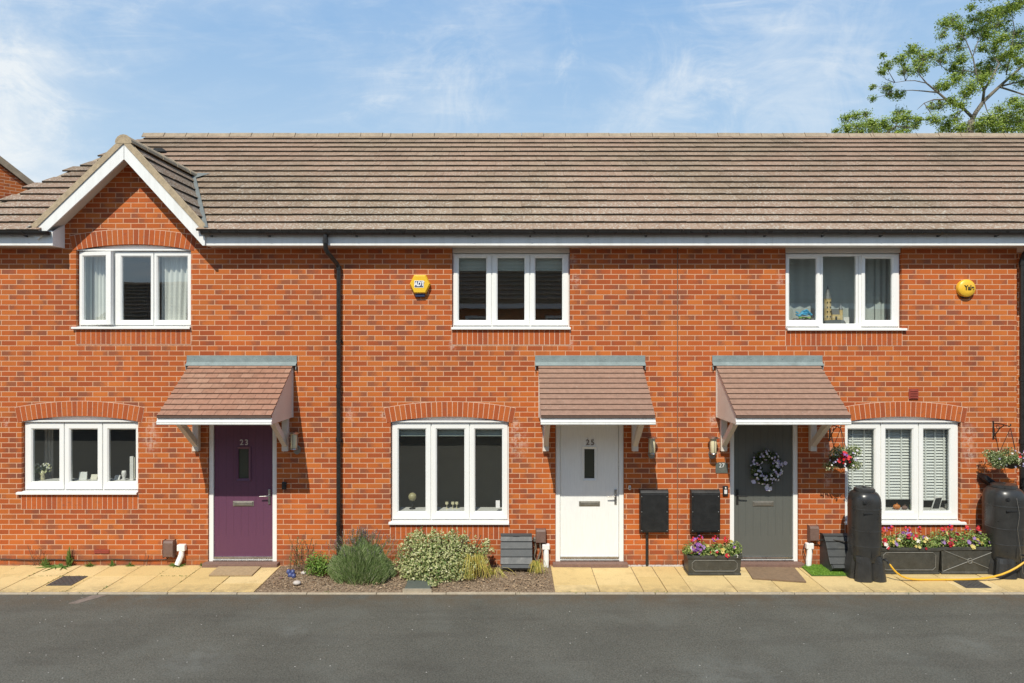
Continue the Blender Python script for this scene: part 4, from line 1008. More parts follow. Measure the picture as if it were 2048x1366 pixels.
m = MB(); x, z = U(1967), V(958,-.1)
m.hexa([(x-.11,-.02,z+.02),(x+.02,-.02,z-.10),(x+.05,-.16,z-.12),(x-.08,-.16,z+.0),(x-.09,-.02,z+.09),(x+.08,-.02,z-.03),(x+.10,-.16,z-.05),(x-.06,-.16,z+.07)])
m.tube([(x+.07,-.09,z-.05),(x+.18,-.12,z-.09),(x+.26,-.2,z-.12)], .018, 8)
tag(m.build('solar_panel', 'black_plastic', bevel=.006), 'small tilted black panel on the wall above the larger butt', 'panel')
m = MB(); m.tube([(7.10,-.46,1.22),(7.02,-.58,1.1),(7.03,-.62,.9),(7.0,-.62,.7),(7.04,-.62,.4),(7.06,-.64,.1),(7.12,-.66,.03)], .0025, 6)
tag(m.build('wire', 'dull_steel'), 'thin pale wire hanging down the larger water butt', 'wire')
# ============================================================ hanging baskets
def bracket(x, z, label):
    m = MB(); m.box(x-.01,x+.01,-.008,0,z-.24,z+.03); m.tube([(x,-.005,z),(x,-.18,z+.005),(x,-.33,z-.01),(x,-.355,z+.01),(x,-.35,z+.03)], .008, 6); m.tube([(x,-.005,z-.2),(x,-.06,z-.15),(x,-.14,z-.06),(x,-.22,z-.01)], .007, 6)
    m.tube([(x,-.1+.03*math.cos(k),z-.045+.03*math.sin(k)) for k in range(7)], .005, 5)
    return tag(m.build('basket_bracket', 'dark_metal'), label, 'bracket', 'iron hanging basket brackets')
def basket(x, y, z, ztop, rr, label, lm, seed, fl):
    global R; R = random.Random(seed); t = thing('hanging_basket', label, 'hanging basket', 'hanging flower baskets')
    c = MB()
    for k in range(3): a = 2*PI*k/3+.4; c.tube([(x,y,ztop),(x+.15*math.cos(a),y+.15*math.sin(a),z)], .004, 5)
    c.build('chain', 'dark_metal', t)
    b = MB(); b.lathe([(.03,-.15),(.09,-.12),(.14,-.05),(.16,.0),(.15,.0)], (x,y,z), 20); b.build('basket', 'soil_dark', t)
    f = MB()
    for k in range(16):
        a = R.uniform(0,2*PI); q = R.uniform(.3,1)*rr; cloud(f, (x+math.cos(a)*q*.8, y+math.sin(a)*q*.55, z+.02+R.uniform(-.14,.10)), (.10,.09,.085), 190, .028, .3, .5)
    f.build('foliage', lm, t)
    m = MB()
    for (dx, dz, n_) in fl:
        for _ in range(n_): d = rv(); blossom(m, Vector((x+dx,y-rr*.5,z+dz))+d*.04, d+Vector((0,-.8,.2)), .020)
    m.build('blossoms', 'bloom_red', t)
    v = MB()
    for _ in range(26): blossom(v, (x+R.uniform(-.8,.9)*rr, y-R.uniform(.2,.6)*rr, z+R.uniform(-.10,.13)), (R.uniform(-.4,.4),-1,.4), .014)
    v.build('small_blossoms', 'bloom_pale', t); base_at(t, (x,y,ztop)); return t
bx1 = U(1681,-.34)
bracket(bx1, V(849), 'iron bracket on the wall between grey door and blinds window')
basket(bx1, -.35, V(915,-.35), V(851), .27, 'hanging basket with red blooms between the grey door and blinds window', 'basket_leaf', 8, [(-.02,.06,22),(.04,.0,14),(-.06,-.02,10)])
bracket(7.10, V(846), 'iron bracket on the wall above the larger water butt')
basket(7.10, -.35, V(916,-.35), V(850), .36, 'trailing hanging basket over the larger water butt', 'basket_leaf', 9, [(.16,.0,16),(.10,.10,10),(-.0,.05,3)])
# wreath
R = random.Random(21); t = thing('door_wreath', 'wreath of pale lilac flowers on the dark grey door', 'wreath')
x, z = U(1532), V(935); f = MB()
for k in range(26):
    a = 2*PI*k/26; r = .150*R.uniform(.9,1.12); cloud(f, (x+r*math.cos(a), .0, z+r*1.15*math.sin(a)), (.10,.045,.10), 62, .040, 0, .5, .45)
f.build('greenery', 'wreath_leaf', t); b = MB()
for k, (a, n_) in enumerate([(.2,14),(.9,12),(1.6,14),(2.5,12),(3.1,14),(3.7,15),(4.3,8),(4.8,14),(5.5,12),(6.0,16)]):
    for _ in range(n_): d = rv(); blossom(b, Vector((x+.165*math.cos(a), -.03, z+.19*math.sin(a)))+Vector((d.x,d.y*.4,d.z))*.070, d+Vector((0,-1,0)), .018)
for dx, dz, sl_ in ((-.20,-.20,.9),(.26,.06,-.7),(.0,-.29,.2),(.04,-.30,-.3)):
    for _ in range(3): blossom(b, (x+dx+R.uniform(-.012,.012), -.035, z+dz+R.uniform(-.02,.02)), (0,-1,.1), .03, 3)
b.build('blossoms', 'bloom_pale', t); base_at(t, (x,.03,z))
# ============================================================ mats, drains
def flat(name, pts, z0, z1, mat, label, cat, bevel=.004):
    m = MB(); m.prism(pts, 'z', z0, z1); return tag(m.build(name, mat, bevel=bevel), label, cat)
flat('doormat', [(-4.26,-.48),(-3.66,-.48),(-3.67,-.115),(-4.28,-.115)], .005, .018, 'mat_beige', 'beige doormat in front of the purple door', 'doormat')
flat('doormat', [(3.34,-.61),(4.02,-.74),(4.10,-.16),(3.40,-.13)], .005, .018, 'mat_brown', 'brown doormat lying askew before the dark grey door', 'doormat')
flat('grass_mat_base', [(4.22,-.47),(5.02,-.48),(5.02,-.02),(4.24,-.02)], .005, .012, 'fern_weed', None, None)
gm = bpy.context.scene.objects['grass_mat_base']; gm.name = 'artificial_grass_mat'; tag(gm, 'bright green artificial grass mat under the sloping housing', 'grass mat')
m = MB(); R = random.Random(5)
for _ in range(5200):
    p = Vector((R.uniform(4.225,5.015), R.uniform(-.465,-.03), .011)); blade(m, p, p+Vector((R.uniform(-.012,.012),R.uniform(-.012,.012),R.uniform(.012,.026))), .006, 0, 1)
m.build('grass_pile', 'grass_blade', gm)
def drain(x0, x1, y0, y1, label, mat='drain_metal', z=.006):
    m = MB(); m.box(x0,x1,y0,y1,-.01,z)
    n = 9; 
    for i in range(n):
        for j in range(n):
            if (i+j) % 2 == 0:
                a = x0+.02+(x1-x0-.04)*i/n; b = y0+.02+(y1-y0-.04)*j/n; m.box(a, a+(x1-x0)/n*.6, b, b+(y1-y0)/n*.6, z, z+.004)
    return tag(m.build('drain_cover', mat), label, 'drain cover')
drain(-6.30, -5.96, -.84, -.48, 'dark ribbed drain cover in the paving left of the purple door')
drain(6.08, 6.42, -.93, -.64, 'square dark drain cover in paving below the hose')
m = MB(); m.box(-1.42,-1.08,-1.06,-.76,-.02,.045); o = m.build('inspection_cover', 'slate', bevel=.006); tag(o, 'grey inspection cover in the soil bed below the variegated shrub', 'drain cover')
m = MB(); m.ring(-1.44,-1.06,0,1,-1.42,-1.08,.1,.9,0,0) if False else m.box(-1.44,-1.06,-1.075,-1.062,-.02,.04); m.build('rim', 'concrete', o)
m = MB(); m.prism([(-5.62,-1.42),(-5.50,-1.42),(-5.30,-1.14),(-5.48,-1.14)], 'z', -.03, -.016); tag(m.build('road_patch', 'worn_patch'), kind='structure')
m = MB(); m.tube([(U(0),-.02,V(1117)),(U(60),-.02,V(1119)),(U(110),-.02,V(1118)),(U(170),-.02,V(1120)),(U(230),-.02,V(1117.5)),(U(290),-.02,V(1119.5)),(U(335),-.02,V(1118)),(U(341),-.03,V(1110))], .007, 6)
tag(m.build('cable', 'cable'), 'thin black cable along the wall base left of the purple door', 'cable')
m = MB(); m.tube([(U(1630),-.06,V(1078)),(U(1655),-.2,V(1072)),(U(1680),-.28,V(1074)),(U(1700),-.3,V(1074))], .010, 6); m.tube([(U(1607),-.04,V(1086)),(U(1603),-.05,V(1098)),(U(1607),-.06,V(1112))], .006, 6)
tag(m.build('cable', 'cable'), 'black cable running over the sloping housing to the water butt', 'cable')
# ============================================================ plants in bed
R = random.Random(31)
t = thing('lavender_bush', 'grey green lavender bush with faded flower spikes by the downpipe', 'lavender')
m = MB(); c = Vector((WX(722,-.58), -.58, 0))
for _ in range(14000):
    a = R.uniform(0, 2*PI); q = R.random()**.5; ex, ey = (.46+.03*math.sin(a*5)+.02*math.sin(a*11))*q*math.cos(a), .33*q*math.sin(a)
    hh = (.47+.05*math.sin(ex*9+1)+.05*math.sin(ex*23+ey*17)+.04*math.sin(ex*47+ey*31))*math.sqrt(max(.01, 1-q**3.4*.95))*(1-.3*abs(R.gauss(0,.35)))
    hh *= 1-.45*max(0, ex)
    tip = c+Vector((ex*1.02, ey, hh)); tip.z = max(tip.z, .04)
    l = R.uniform(.07,.16); dr = Vector((ex*1.1, ey*.9, .42)).normalized()+rv()*.42
    blade(m, tip-dr.normalized()*l, tip, .009, 0, 1)
m.build('foliage', 'lavender_leaf', t)
s = MB(); sb = MB()
for _ in range(260):
    a = R.uniform(0, 2*PI); q = R.uniform(0,.98); p = c+Vector((.42*q*math.cos(a), .26*q*math.sin(a)+.04, .44*math.sqrt(1-q*q*.8)))
    e = p+Vector(((p.x-c.x)*.45+R.uniform(-.05,.05), R.uniform(-.04,.05), R.uniform(.10,.26))); s.tube([p, e], .0018, 3, False)
    for k in range(6): leaf(sb, e+Vector((R.uniform(-.006,.006),R.uniform(-.006,.006),-.012*k+.01)), rv(), .016, .7)
s.build('stems', 'lavender_leaf', t); sb.build('flower_spikes', 'lavender_bloom', t); base_at(t, c)
t = thing('variegated_shrub', 'large cream variegated shrub under the tall window', 'shrub')
m = MB(); Y = -.48
def mound(pxs):
    for px, py, r, d in pxs:
        s_ = F/(D+Y+d); cloud(m, (WX(px,Y+d), Y+d, WZ(py,Y+d)), (r/s_*1.0, r/s_*.9, r/s_*.95), int(r*r*.85), .036, .4, .35, .62, zmin=.03)
mound([(832,1085,26,.05),(860,1092,28,0),(885,1090,27,.1),(905,1088,24,.05),(925,1096,24,.1),(820,1105,28,0),(850,1115,34,-.1),(880,1120,36,-.12),(915,1115,34,-.05),(945,1108,26,.05),(808,1125,24,0),(835,1140,32,-.15),(870,1145,34,-.2),(905,1145,30,-.15),(935,1135,28,-.1),(960,1120,18,.1),(975,1098,14,.15),(972,1085,9,.18),(818,1145,22,-.1),(838,1068,12,.1),(868,1070,13,.1),(905,1070,12,.1),(866,1172,12,-.42),(928,1076,10,.12)])
for _ in range(500):
    px = R.uniform(800,975); leaf(m, Vector((WX(px,Y), Y+R.uniform(-.2,.1), R.uniform(.1,.75))), rv(), .03, .6) if False else None
for px, hgt in ((832,.66),(842,.70),(868,.69),(884,.66),(903,.69),(915,.66),(930,.62),(950,.56),(812,.54),(798,.44),(972,.50),(818,.60)):
    for k in range(16): leaf(m, Vector((WX(px,Y)+R.uniform(-.022,.022), Y+R.uniform(-.05,.05), hgt-.012*k+R.uniform(0,.01))), (rv()+Vector((0,-.4,.5))).normalized(), .036, .6)
m.build('foliage', 'euonymus_leaf', t)
s = MB()
for _ in range(40):
    a = R.uniform(-.5,.55); s.tube([(WX(885,Y)+a*.3, Y, .0),(WX(885,Y)+a*.8, Y+R.uniform(-.15,.15), .3),(WX(885,Y)+a*1.1, Y+R.uniform(-.2,.2), R.uniform(.35,.6))], .006, 5)
s.build('stems', 'twig', t); base_at(t, (WX(885,Y),Y,0))
def leafy(px, py, Y, rx, rz_, n, sz, mat, label, name='shrub', cat='shrub', dead=None, asp=.5):
    t = thing(name, label, cat); x = WX(px, Y); m = MB(); 
    for k in range(7): a = R.uniform(0,6.3); cloud(m, (x+rx*.5*math.cos(a), Y+rx*.35*math.sin(a), rz_*R.uniform(.35,.65)), (rx*.55,rx*.5,rz_*.45), n//7, sz, .4, .4, asp, zmin=.02)
    m.build('foliage', mat, t); s = MB()
    for _ in range(8): s.tube([(x,Y,0),(x+R.uniform(-rx,rx)*.7,Y+R.uniform(-.1,.1),rz_*.8)], .004, 4)
    s.build('stems', 'twig', t); base_at(t, (x,Y,0)); return t
leafy(640, 1140, -.45, .22, .34, 1500, .034, 'bright_leaf', 'low bright green plant left of the lavender', 'leafy_plant', 'plant')
# dry stalks by the path
t = thing('dry_stalks', 'wispy half dead stalks between the purple door and green plant', 'plant'); m = MB(); lv = MB(); x0 = WX(600,-.3)
for _ in range(36):
    a = x0+R.uniform(-.15,.16); e = Vector((a+R.uniform(-.16,.14), -.3+R.uniform(-.12,.1), R.uniform(.15,.56))); m.tube([(a,-.3,.0),((a+e.x)/2+R.uniform(-.02,.02),-.3,e.z*.6),e], .0028, 4)
    for k in range(9): q = R.uniform(.3,1); leaf(lv, Vector((a+(e.x-a)*q+R.uniform(-.02,.02), -.3+R.uniform(-.03,.03), e.z*q)), rv(), .024, .5)
m.build('stems', 'twig', t); lv.build('foliage', 'weed_leaf', t); base_at(t, (x0,-.3,0))
def strappy(px, Y, n, ln, hh, label, yel='straw_leaf', spread=1.0):
    x = WX(px, Y); m = MB()
    for _ in range(n):
        a = R.uniform(0, 2*PI); l = ln*R.uniform(.6,1.1); p = (x+R.uniform(-.03,.03), Y+R.uniform(-.03,.03), .01+R.uniform(0,.05))
        b = Vector(p); h = hh*R.uniform(.5,1.1); dx, dy = math.cos(a)*l*spread, -abs(math.sin(a))*l*.7
        vs = []; w = .006
        for i in range(6):
            q = i/5; cc = Vector((b.x+dx*q, b.y+dy*q, b.z+h*math.sin(q*PI*.93)*(1.0)-q*b.z)); cc.z = max(cc.z, .012); ww = w*(1-.8*q); vs += [cc-Vector((ww,0,0)), cc+Vector((ww,0,.002))]
        m.raw(vs, [(2*i,2*i+1,2*i+3,2*i+2) for i in range(5)])
    return tag(m.build('strappy_plant', yel), label, 'plant')
strappy(948, -.60, 80, .26, .34, 'yellowing strap-leaved plant spilling from the variegated shrub')
strappy(985, -.45, 34, .30, .12, 'low straw coloured strappy plant right of the variegated shrub')
strappy(1075, -.38, 40, .14, .18, 'small yellow green strappy plant beside the sloping meter housing')
# weeds along wall base at left
def weed(px, h, r, n, sz, label, up=True):
    t = MB(); x = WX(px,-.04)
    for _ in range(n):
        a = R.uniform(0,2*PI); q = R.random(); p = Vector((x+R.uniform(-.3,.3)*r, -.04-R.random()*r*.3, 0)); e = Vector((x+math.cos(a)*r*q, -.05-abs(math.sin(a))*r*q*.8, h*(1-.6*q)*R.uniform(.4,1.1))); blade(t, p, e, sz, .01, 2)
    return tag(t.build('weed', 'weed_leaf'), label, 'weed', 'weeds growing along the wall base')
weed(92, .17, .10, 60, .016, 'small bushy weed at the wall base under the left window')
weed(140, .34, .07, 70, .022, 'tall upright weed at the wall base under the left window')
weed(125, .06, .34, 26, .040, 'flat spreading weed lying over the paving below the tall weed')
weed(182, .10, .10, 46, .016, 'low weed clump at wall base right of the tall weed')
weed(225, .12, .07, 40, .014, 'small weed below the air brick on the left wall')
weed(262, .08, .09, 36, .014, 'tiny weed at wall base left of the brown pipe cover')
weed(357, .11, .15, 60, .020, 'green weed under the white cable entry by the purple door')
weed(404, .08, .05, 30, .012, 'tiny weed at the left corner of the purple door step')
m = MB()
for a, b, c_ in ((75,60,1090),(82,88,1097),(70,86,1108),(290,296,1104),(296,301,1108)): m.tube([(U(a),-.04,.0),(U((a+b)/2),-.05,V((c_+1128)/2)),(U(b),-.05,V(c_))], .003, 4)
for _ in range(60): leaf(m, Vector((U(R.uniform(62,92)), -.05, V(R.uniform(1095,1126)))), rv(), .018, .5)
tag(m.build('dead_weed', 'twig'), 'dry reddish dead weed stalks at far left of the wall base', 'weed')
m = MB()   # green joints between slabs
for _ in range(420):
    if R.random() < .5: xx, yy = R.uniform(-7.6,-4.5), -.47+R.uniform(-.01,.01)
    else: xx, yy = -4.55-.4495*R.randint(0,6)+R.uniform(-.012,.012), R.uniform(FE,-.05)
    if math.sin(xx*3.3+yy*5) > .2: leaf(m, Vector((xx,yy,.006)), (Vector((0,0,1))+rv()*.5).normalized(), R.uniform(.01,.024), .6)
for _ in range(500):
    xx = R.uniform(-7.8,8.2); 
    if -3.4 < xx < .56 and R.random() < .4: continue
    if math.sin(xx*4.1)+math.sin(xx*1.7) > .4: leaf(m, Vector((xx,R.choice([FE-.056,FE-.002,-.02 if xx < -3.5 else -.05])+R.uniform(-.014,.014),.006)), (Vector((0,0,1))+rv()*.5).normalized(), R.uniform(.01,.022), .6)
tag(m.build('moss_in_joints', 'weed_leaf'), 'moss and seedlings growing in the paving joints', 'moss', kind='stuff')
for px, py, r, mt, lab in ((608,1150,.045,'stone_pale','round white stone left of the bright green plant'),(594,1170,.055,'stone_pale','flat pale stone near the bed edge by the path'),(562,1160,.03,'step_brown','small brown stone beside the path end')):
    m = MB(); dep = 3.3*F/(py-683); m.ellip(((px-1024)*dep/F, dep-10, .03), r, r*.8, r*.55, 12, 8); tag(m.build('stone', mt, smooth=True), lab, 'stone')
t = thing('glazed_ornament', 'blue glazed ornament in the bed beside the path', 'ornament')
m = MB()
for a, b, c_ in ((0,0,.05),(.07,-.02,.045),(.03,.04,.09),(-.04,.03,.10)): m.ellip((WX(578,-.6)+a*.8, -.55+b, c_*.8), .032,.032,.036,12,8)
m.build('body', 'blue_glaze', t, smooth=True); base_at(t, (WX(578,-.6),-.55,0))
# thin stake in lavender
m = MB(); m.tube([(WX(731,-.15),-.15,0),(WX(731,-.15),-.15,.52)], .005, 6); m.lathe([(.012,0),(.016,.02),(.008,.035)], (WX(731,-.15),-.15,.51), 8); tag(m.build('garden_stake', 'dark_metal'), 'thin dark garden stake rising behind the lavender', 'stake')
# ============================================================ behind the glass
def UI(px): return WX(px, .2)
def curtain(x0, x1, z0, z1, y, mat, label, waves=6, amp=.02, taper=0.0, name='curtain'):
    m = MB(); n = waves*8; vs = []
    for k, z in ((0,z0),(1,z1)):
        for i in range(n+1):
            u = i/n; w = 1-(taper if k == 0 else 0)
            vs.append((x0+(x1-x0)*u*w, y+amp*math.sin(u*waves*2*PI)+amp*.4*math.sin(u*waves*4.6+k), z))
    m.raw(vs, [(i,i+1,n+2+i,n+1+i) for i in range(n)]); return tag(m.build(name, mat, smooth=True), label, 'curtain')
curtain(UI(158), UI(182), V(650), V(505), .22, 'blind_roll', 'pale green curtain edge behind the open left casement', 3, name='curtain_edge')
curtain(UI(60), UI(79), V(975), V(855), .5, 'cream_paint', 'cream curtain edge at the far left of the wide low window', 3, name='curtain_edge')
curtain(UI(184), UI(222), V(650), V(505), .24, 'fabric_white', 'white curtain behind the open left casement of the gable window', 5)
curtain(UI(322), UI(378), V(650), V(505), .22, 'fabric_white', 'white curtain at right side of the gable window', 5, taper=.1)
curtain(UI(1575), UI(1770), V(655), V(500), .45, 'fabric_grey', 'pale grey curtain drawn across the upper right window', 9, .015)
curtain(UI(1764), UI(1800), V(655), V(500), .40, 'fabric_grey', 'narrow end curtain at right of the upper right window', 3, .012)
def roller(W_, px0, px1, py0, py1, label, y=.16):
    m = MB(); m.box(UI(px0),UI(px1),y,y+.004,V(py1),V(py0)); m.tube([(UI(px0),y-.003,V(py1)),(UI(px1),y-.003,V(py1))], .012, 8); m.tube([(UI(px0),y+.03,V(py0)),(UI(px1),y+.03,V(py0))], .03, 10)
    return tag(m.build('roller_blind', 'blind_roll'), label, 'blind')
roller(w2, 910, 1132, 512, 538, 'rolled up pale blind in the middle upper window')
roller(w5, 790, 1010, 856, 874, 'rolled up pale blind at the top of the tall dark window')
def venetian(px0, px1, py0, py1, label):
    m = MB(); z = V(py1); y = .19
    while z < V(py0): m.hexa([(UI(px0),y-.014,z-.018),(UI(px1),y-.014,z-.018),(UI(px1),y+.010,z+.016),(UI(px0),y+.010,z+.016),(UI(px0),y-.016,z-.016),(UI(px1),y-.016,z-.016),(UI(px1),y+.008,z+.018),(UI(px0),y+.008,z+.018)]); z += .0435
    m.box(UI(px0),UI(px1),y-.02,y+.02,V(py0)+.0,V(py0)+.04); m.box(UI(px0),UI(px1),y-.015,y+.015,V(py1)-.03,V(py1)-.012)
    for q in (.12,.5,.85): xx = UI(px0)+(UI(px1)-UI(px0))*q; m.box(xx-.012,xx+.012,y-.019,y-.0175,V(py1)-.01,V(py0))
    return tag(m.build('venetian_blind', 'slat_white'), label, 'blind')
venetian(1696, 1757, 852, 1014, 'white slatted blind in left pane of the window behind the water butt')
venetian(1768, 1833, 852, 1000, 'white slatted blind in centre pane above the pumpkins')
venetian(1843, 1893, 852, 1002, 'white slatted blind in right pane above the leaning photo frame')
SZ5 = V(1025)-.003; SZ4 = V(965)-.003; SZ6 = V(1024)-.003; SZ3 = V(647)-.003; 
# globe
t = thing('globe', 'small desk globe in left pane of the tall dark window', 'globe'); x, z, y = UI(824), V(1001), .24
m = MB(); m.ellip((x,y,z), .062,.062,.062,18,12); m.build('ball', 'globe_map', t, smooth=True)
m = MB(); m.tube([(x+.07*math.sin(a),y,z+.07*math.cos(a)) for a in [k*PI/8 for k in range(9)]], .004, 5); m.lathe([(.05,0),(.045,.012),(.01,.02),(.008,.09)], (x,y,SZ5), 14); m.build('stand', 'dark_metal', t); base_at(t, (x,y,SZ5))
m = MB(); m.box(UI(992), UI(1000), .066, .068, V(1018), V(1003)); tag(m.build('sticker', 'paper'), 'small white sticker inside the tall dark window', 'sticker')
m = MB(); 
for px in (893, 905, 913): m.lathe([(.02,0),(.02,.004),(.004,.01),(.004,.05),(.025,.07),(.024,.10)], (UI(px),.25,SZ5), 10)
tag(m.build('glass_ornament', 'lamp_glass'), 'small glass ornaments in the centre pane of the tall dark window', 'ornament')
# vase
t = thing('vase_of_flowers', 'glass vase of small white flowers in left window', 'vase'); x, y = UI(83), .22
m = MB(); m.lathe([(.03,0),(.035,.02),(.028,.08),(.032,.13)], (x,y,SZ4), 14); m.build('vase', 'lamp_glass', t, smooth=True)
m = MB(); f = MB()
for _ in range(60):
    e = Vector((x+R.uniform(-.12,.12), y+R.uniform(-.06,.06), V(943)+R.uniform(-.07,.08))); m.tube([(x,y,SZ4+.1), e], .0018, 3, False); blossom(f, e, (R.uniform(-.4,.4),-1,.3), .014)
m.build('stems', 'weed_leaf', t); f.build('blossoms', 'bloom_cream', t); base_at(t, (x,y,SZ4))
def item(name, px0, px1, py0, y, mat, label, cat, z0=SZ4, lean=0.0):
    m = MB(); xa, xb, zt = UI(px0), UI(px1), V(py0)
    m.hexa([(xa,y,z0),(xb,y,z0),(xb,y+.02,z0),(xa,y+.02,z0),(xa+lean,y+.03,zt),(xb+lean,y+.03,zt),(xb+lean,y+.045,zt),(xa+lean,y+.045,zt)]); return tag(m.build(name, mat, bevel=.002), label, cat)
m = MB(); m.lathe([(.014,0),(.014,V(932)-SZ4)], (UI(143),.2,SZ4), 12); tag(m.build('candle', 'candle'), 'tall slim candle in centre pane of the left window', 'candle')
item('card', 157, 173, 950, .2, 'paper', 'white greeting card in centre pane of the left window', 'card', lean=-.01)
item('card', 177, 190, 956, .24, 'candle', 'cream card at right edge of centre pane in the left window', 'card')
item('card', 226, 237, 957, .22, 'paper', 'low white card in right pane of the left window', 'card')
m = MB(); m.lathe([(.03,0),(.035,.01),(.018,.03),(.03,.06),(.035,.10),(.028,.14)], (UI(248),.2,SZ4), 14); tag(m.build('ornament', 'white_paint', smooth=True), 'white figurine in right pane of the left window', 'ornament')
t = thing('picture_frame', 'tall white picture frame at right edge of the left window', 'picture frame'); m = MB(); m.box(UI(261),UI(268),.18,.20,SZ4,V(917)); m.build('frame', 'white_paint', t); m = MB(); m.box(UI(263.5),UI(270),.201,.204,SZ4+.02,V(919)); m.build('picture', 'candle', t)
# W6 sill items
for px, r, mt, lab in ((1791,.055,'pumpkin','orange pumpkin on the sill behind the centre blinds pane'),(1806,.042,'step_brown','brown pumpkin beside the orange one')):
    m = MB(); n = 24
    vs = [];
    for j in range(9):
        th = PI*j/8
        for k in range(n): a = 2*PI*k/n; q = r*(1+.06*math.cos(a*8))*math.sin(th); vs.append((UI(px)+q*math.cos(a), .145+r+q*math.sin(a)*.7-.03, SZ6+r*.72-r*.72*math.cos(th)))
    m.raw(vs, [(i*n+k,i*n+(k+1)%n,(i+1)*n+(k+1)%n,(i+1)*n+k) for i in range(8) for k in range(n)]); m.tube([(UI(px),.145+r-.03,SZ6+r*1.3),(UI(px)+.008,.145+r-.03,SZ6+r*1.75)], .006, 6); tag(m.build('pumpkin', mt, smooth=True), lab, 'pumpkin')
m = MB(); m.ellip((UI(1821),.16,SZ6+.05), .035,.03,.05,12,8); tag(m.build('gourd', 'toy_green', smooth=True), 'small green gourd on the sill beside the pumpkins', 'gourd')
t = thing('photo_frame', 'dark photo frame leaning on the sill in the right blinds pane', 'photo frame'); m = MB(); xa = UI(1857)
q = [(xa,.15,SZ6),(xa+.13,.16,SZ6),(xa+.19,.17,SZ6+.20),(xa+.07,.16,SZ6+.19)]
m.hexa(q+[(a+.0,b-.012,c_) for a,b,c_ in q]); m.build('frame', 'white_paint', t)
def lerp(a,b,t_): return tuple(a[i]+(b[i]-a[i])*t_ for i in range(3))
cc = tuple(sum(p[i] for p in q)/4 for i in range(3)); q2 = [lerp(p,cc,.2) for p in q]; m = MB(); m.hexa([(a,b-.012,c_) for a,b,c_ in q2]+[(a,b-.016,c_) for a,b,c_ in q2]); m.build('picture', 'photo_dark', t)
m = MB(); m.lathe([(.028,0),(.028,.07),(.02,.08)], (UI(1894),.2,SZ6), 12); tag(m.build('candle_jar', 'candle'), 'pale candle jar right of the photo frame', 'jar')
# toys in W3: a plain generic toy castle
t = thing('toy_castle', 'tan toy castle with grey pointed roofs in the upper right window', 'toy castle'); y = .20; a0 = UI(1652)
m = MB(); k = 1/135.5
def PB(m, px0, px1, py0, py1, dy=.05, yy=y): m.box(UI(px0),UI(px1),yy,yy+dy,V(py1),V(py0))
m = MB(); m.lathe([(.05,0),(.05,V(598)-V(640)),(.056,V(598)-V(640)+.01),(.05,V(598)-V(640)+.02)], (UI(1658.5),y+.05,V(640)), 8); PB(m,1665,1681,628,640,.08); m.lathe([(.03,0),(.03,V(619)-V(640)),(.035,V(619)-V(640)+.008)], (UI(1684),y+.04,V(640)), 8); m.build('walls', 'castle_tan', t, bevel=.002)
m = MB(); m.lathe([(.058,0),(.03,.09),(.012,.16),(.001,.20)], (UI(1658.5),y+.05,V(598)+.02), 8); m.lathe([(.036,0),(.001,.09)], (UI(1684),y+.04,V(619)+.006), 8)
m.prism([(y,V(628)),(y+.04,V(616)),(y+.08,V(628))], 'x', UI(1665), UI(1680)); m.build('roofs', 'castle_grey', t)
m = MB()
for px in (1655, 1661):
    for py in (603, 613, 622, 632): PB(m, px-.9, px+.9, py-1.3, py+1.3, .01, y-.004)
PB(m, 1670.5, 1674, 632, 639, .01, y-.006); m.build('windows', 'ink', t)
m = MB(); m.prism([(UI(1650),SZ3),(UI(1690),SZ3),(UI(1686),V(641)),(UI(1676),V(639.5)),(UI(1650),V(641))], 'y', y-.03, y+.1); m.build('rock_base', 'castle_grey', t, bevel=.008); base_at(t, (UI(1665),y,SZ3))
t = thing('toy_vehicle', 'bright blue toy on dark base in left pane of the upper right window', 'toy'); m = MB(); x, z = UI(1609), V(628)
m.tube([(x-.13,y,z-.0),(x-.08,y,z-.02),(x-.02,y,z+.03),(x+.05,y,z+.03),(x+.11,y,z-.01)], [.012,.02,.034,.03,.016], 8); m.hexa([(x-.06,y-.07,z-.0),(x+.02,y-.07,z-.02),(x+.02,y+.07,z-.02),(x-.06,y+.07,z-.0),(x-.05,y-.07,z+.012),(x+.03,y-.07,z-.01),(x+.03,y+.07,z-.01),(x-.05,y+.07,z+.012)])
m.tube([(x-.03,y-.03,z+.05),(x+.02,y-.03,z+.07),(x+.07,y-.03,z+.02)], .012, 6); m.tube([(x-.10,y-.02,z+.02),(x-.14,y-.02,z+.04)], .012, 6); m.build('body', 'toy_blue', t)
m = MB(); m.tube([(x-.09,y-.01,z-.045),(x+.09,y-.01,z-.05)], .010, 6); m.build('trim', 'toy_green', t)
m = MB()
for dx in (-.13,-.05,.04,.13): m.ellip((x+dx,y+.01,z-.085), .05,.04,.035,8,6)
m.build('base', 'castle_grey', t); base_at(t, (x,y,SZ3))
m = MB(); m.box(UI(1690),UI(1701),.24,.25,SZ3,V(633)); tag(m.build('paper_card', 'paper'), 'white card beside the toy castle', 'card')
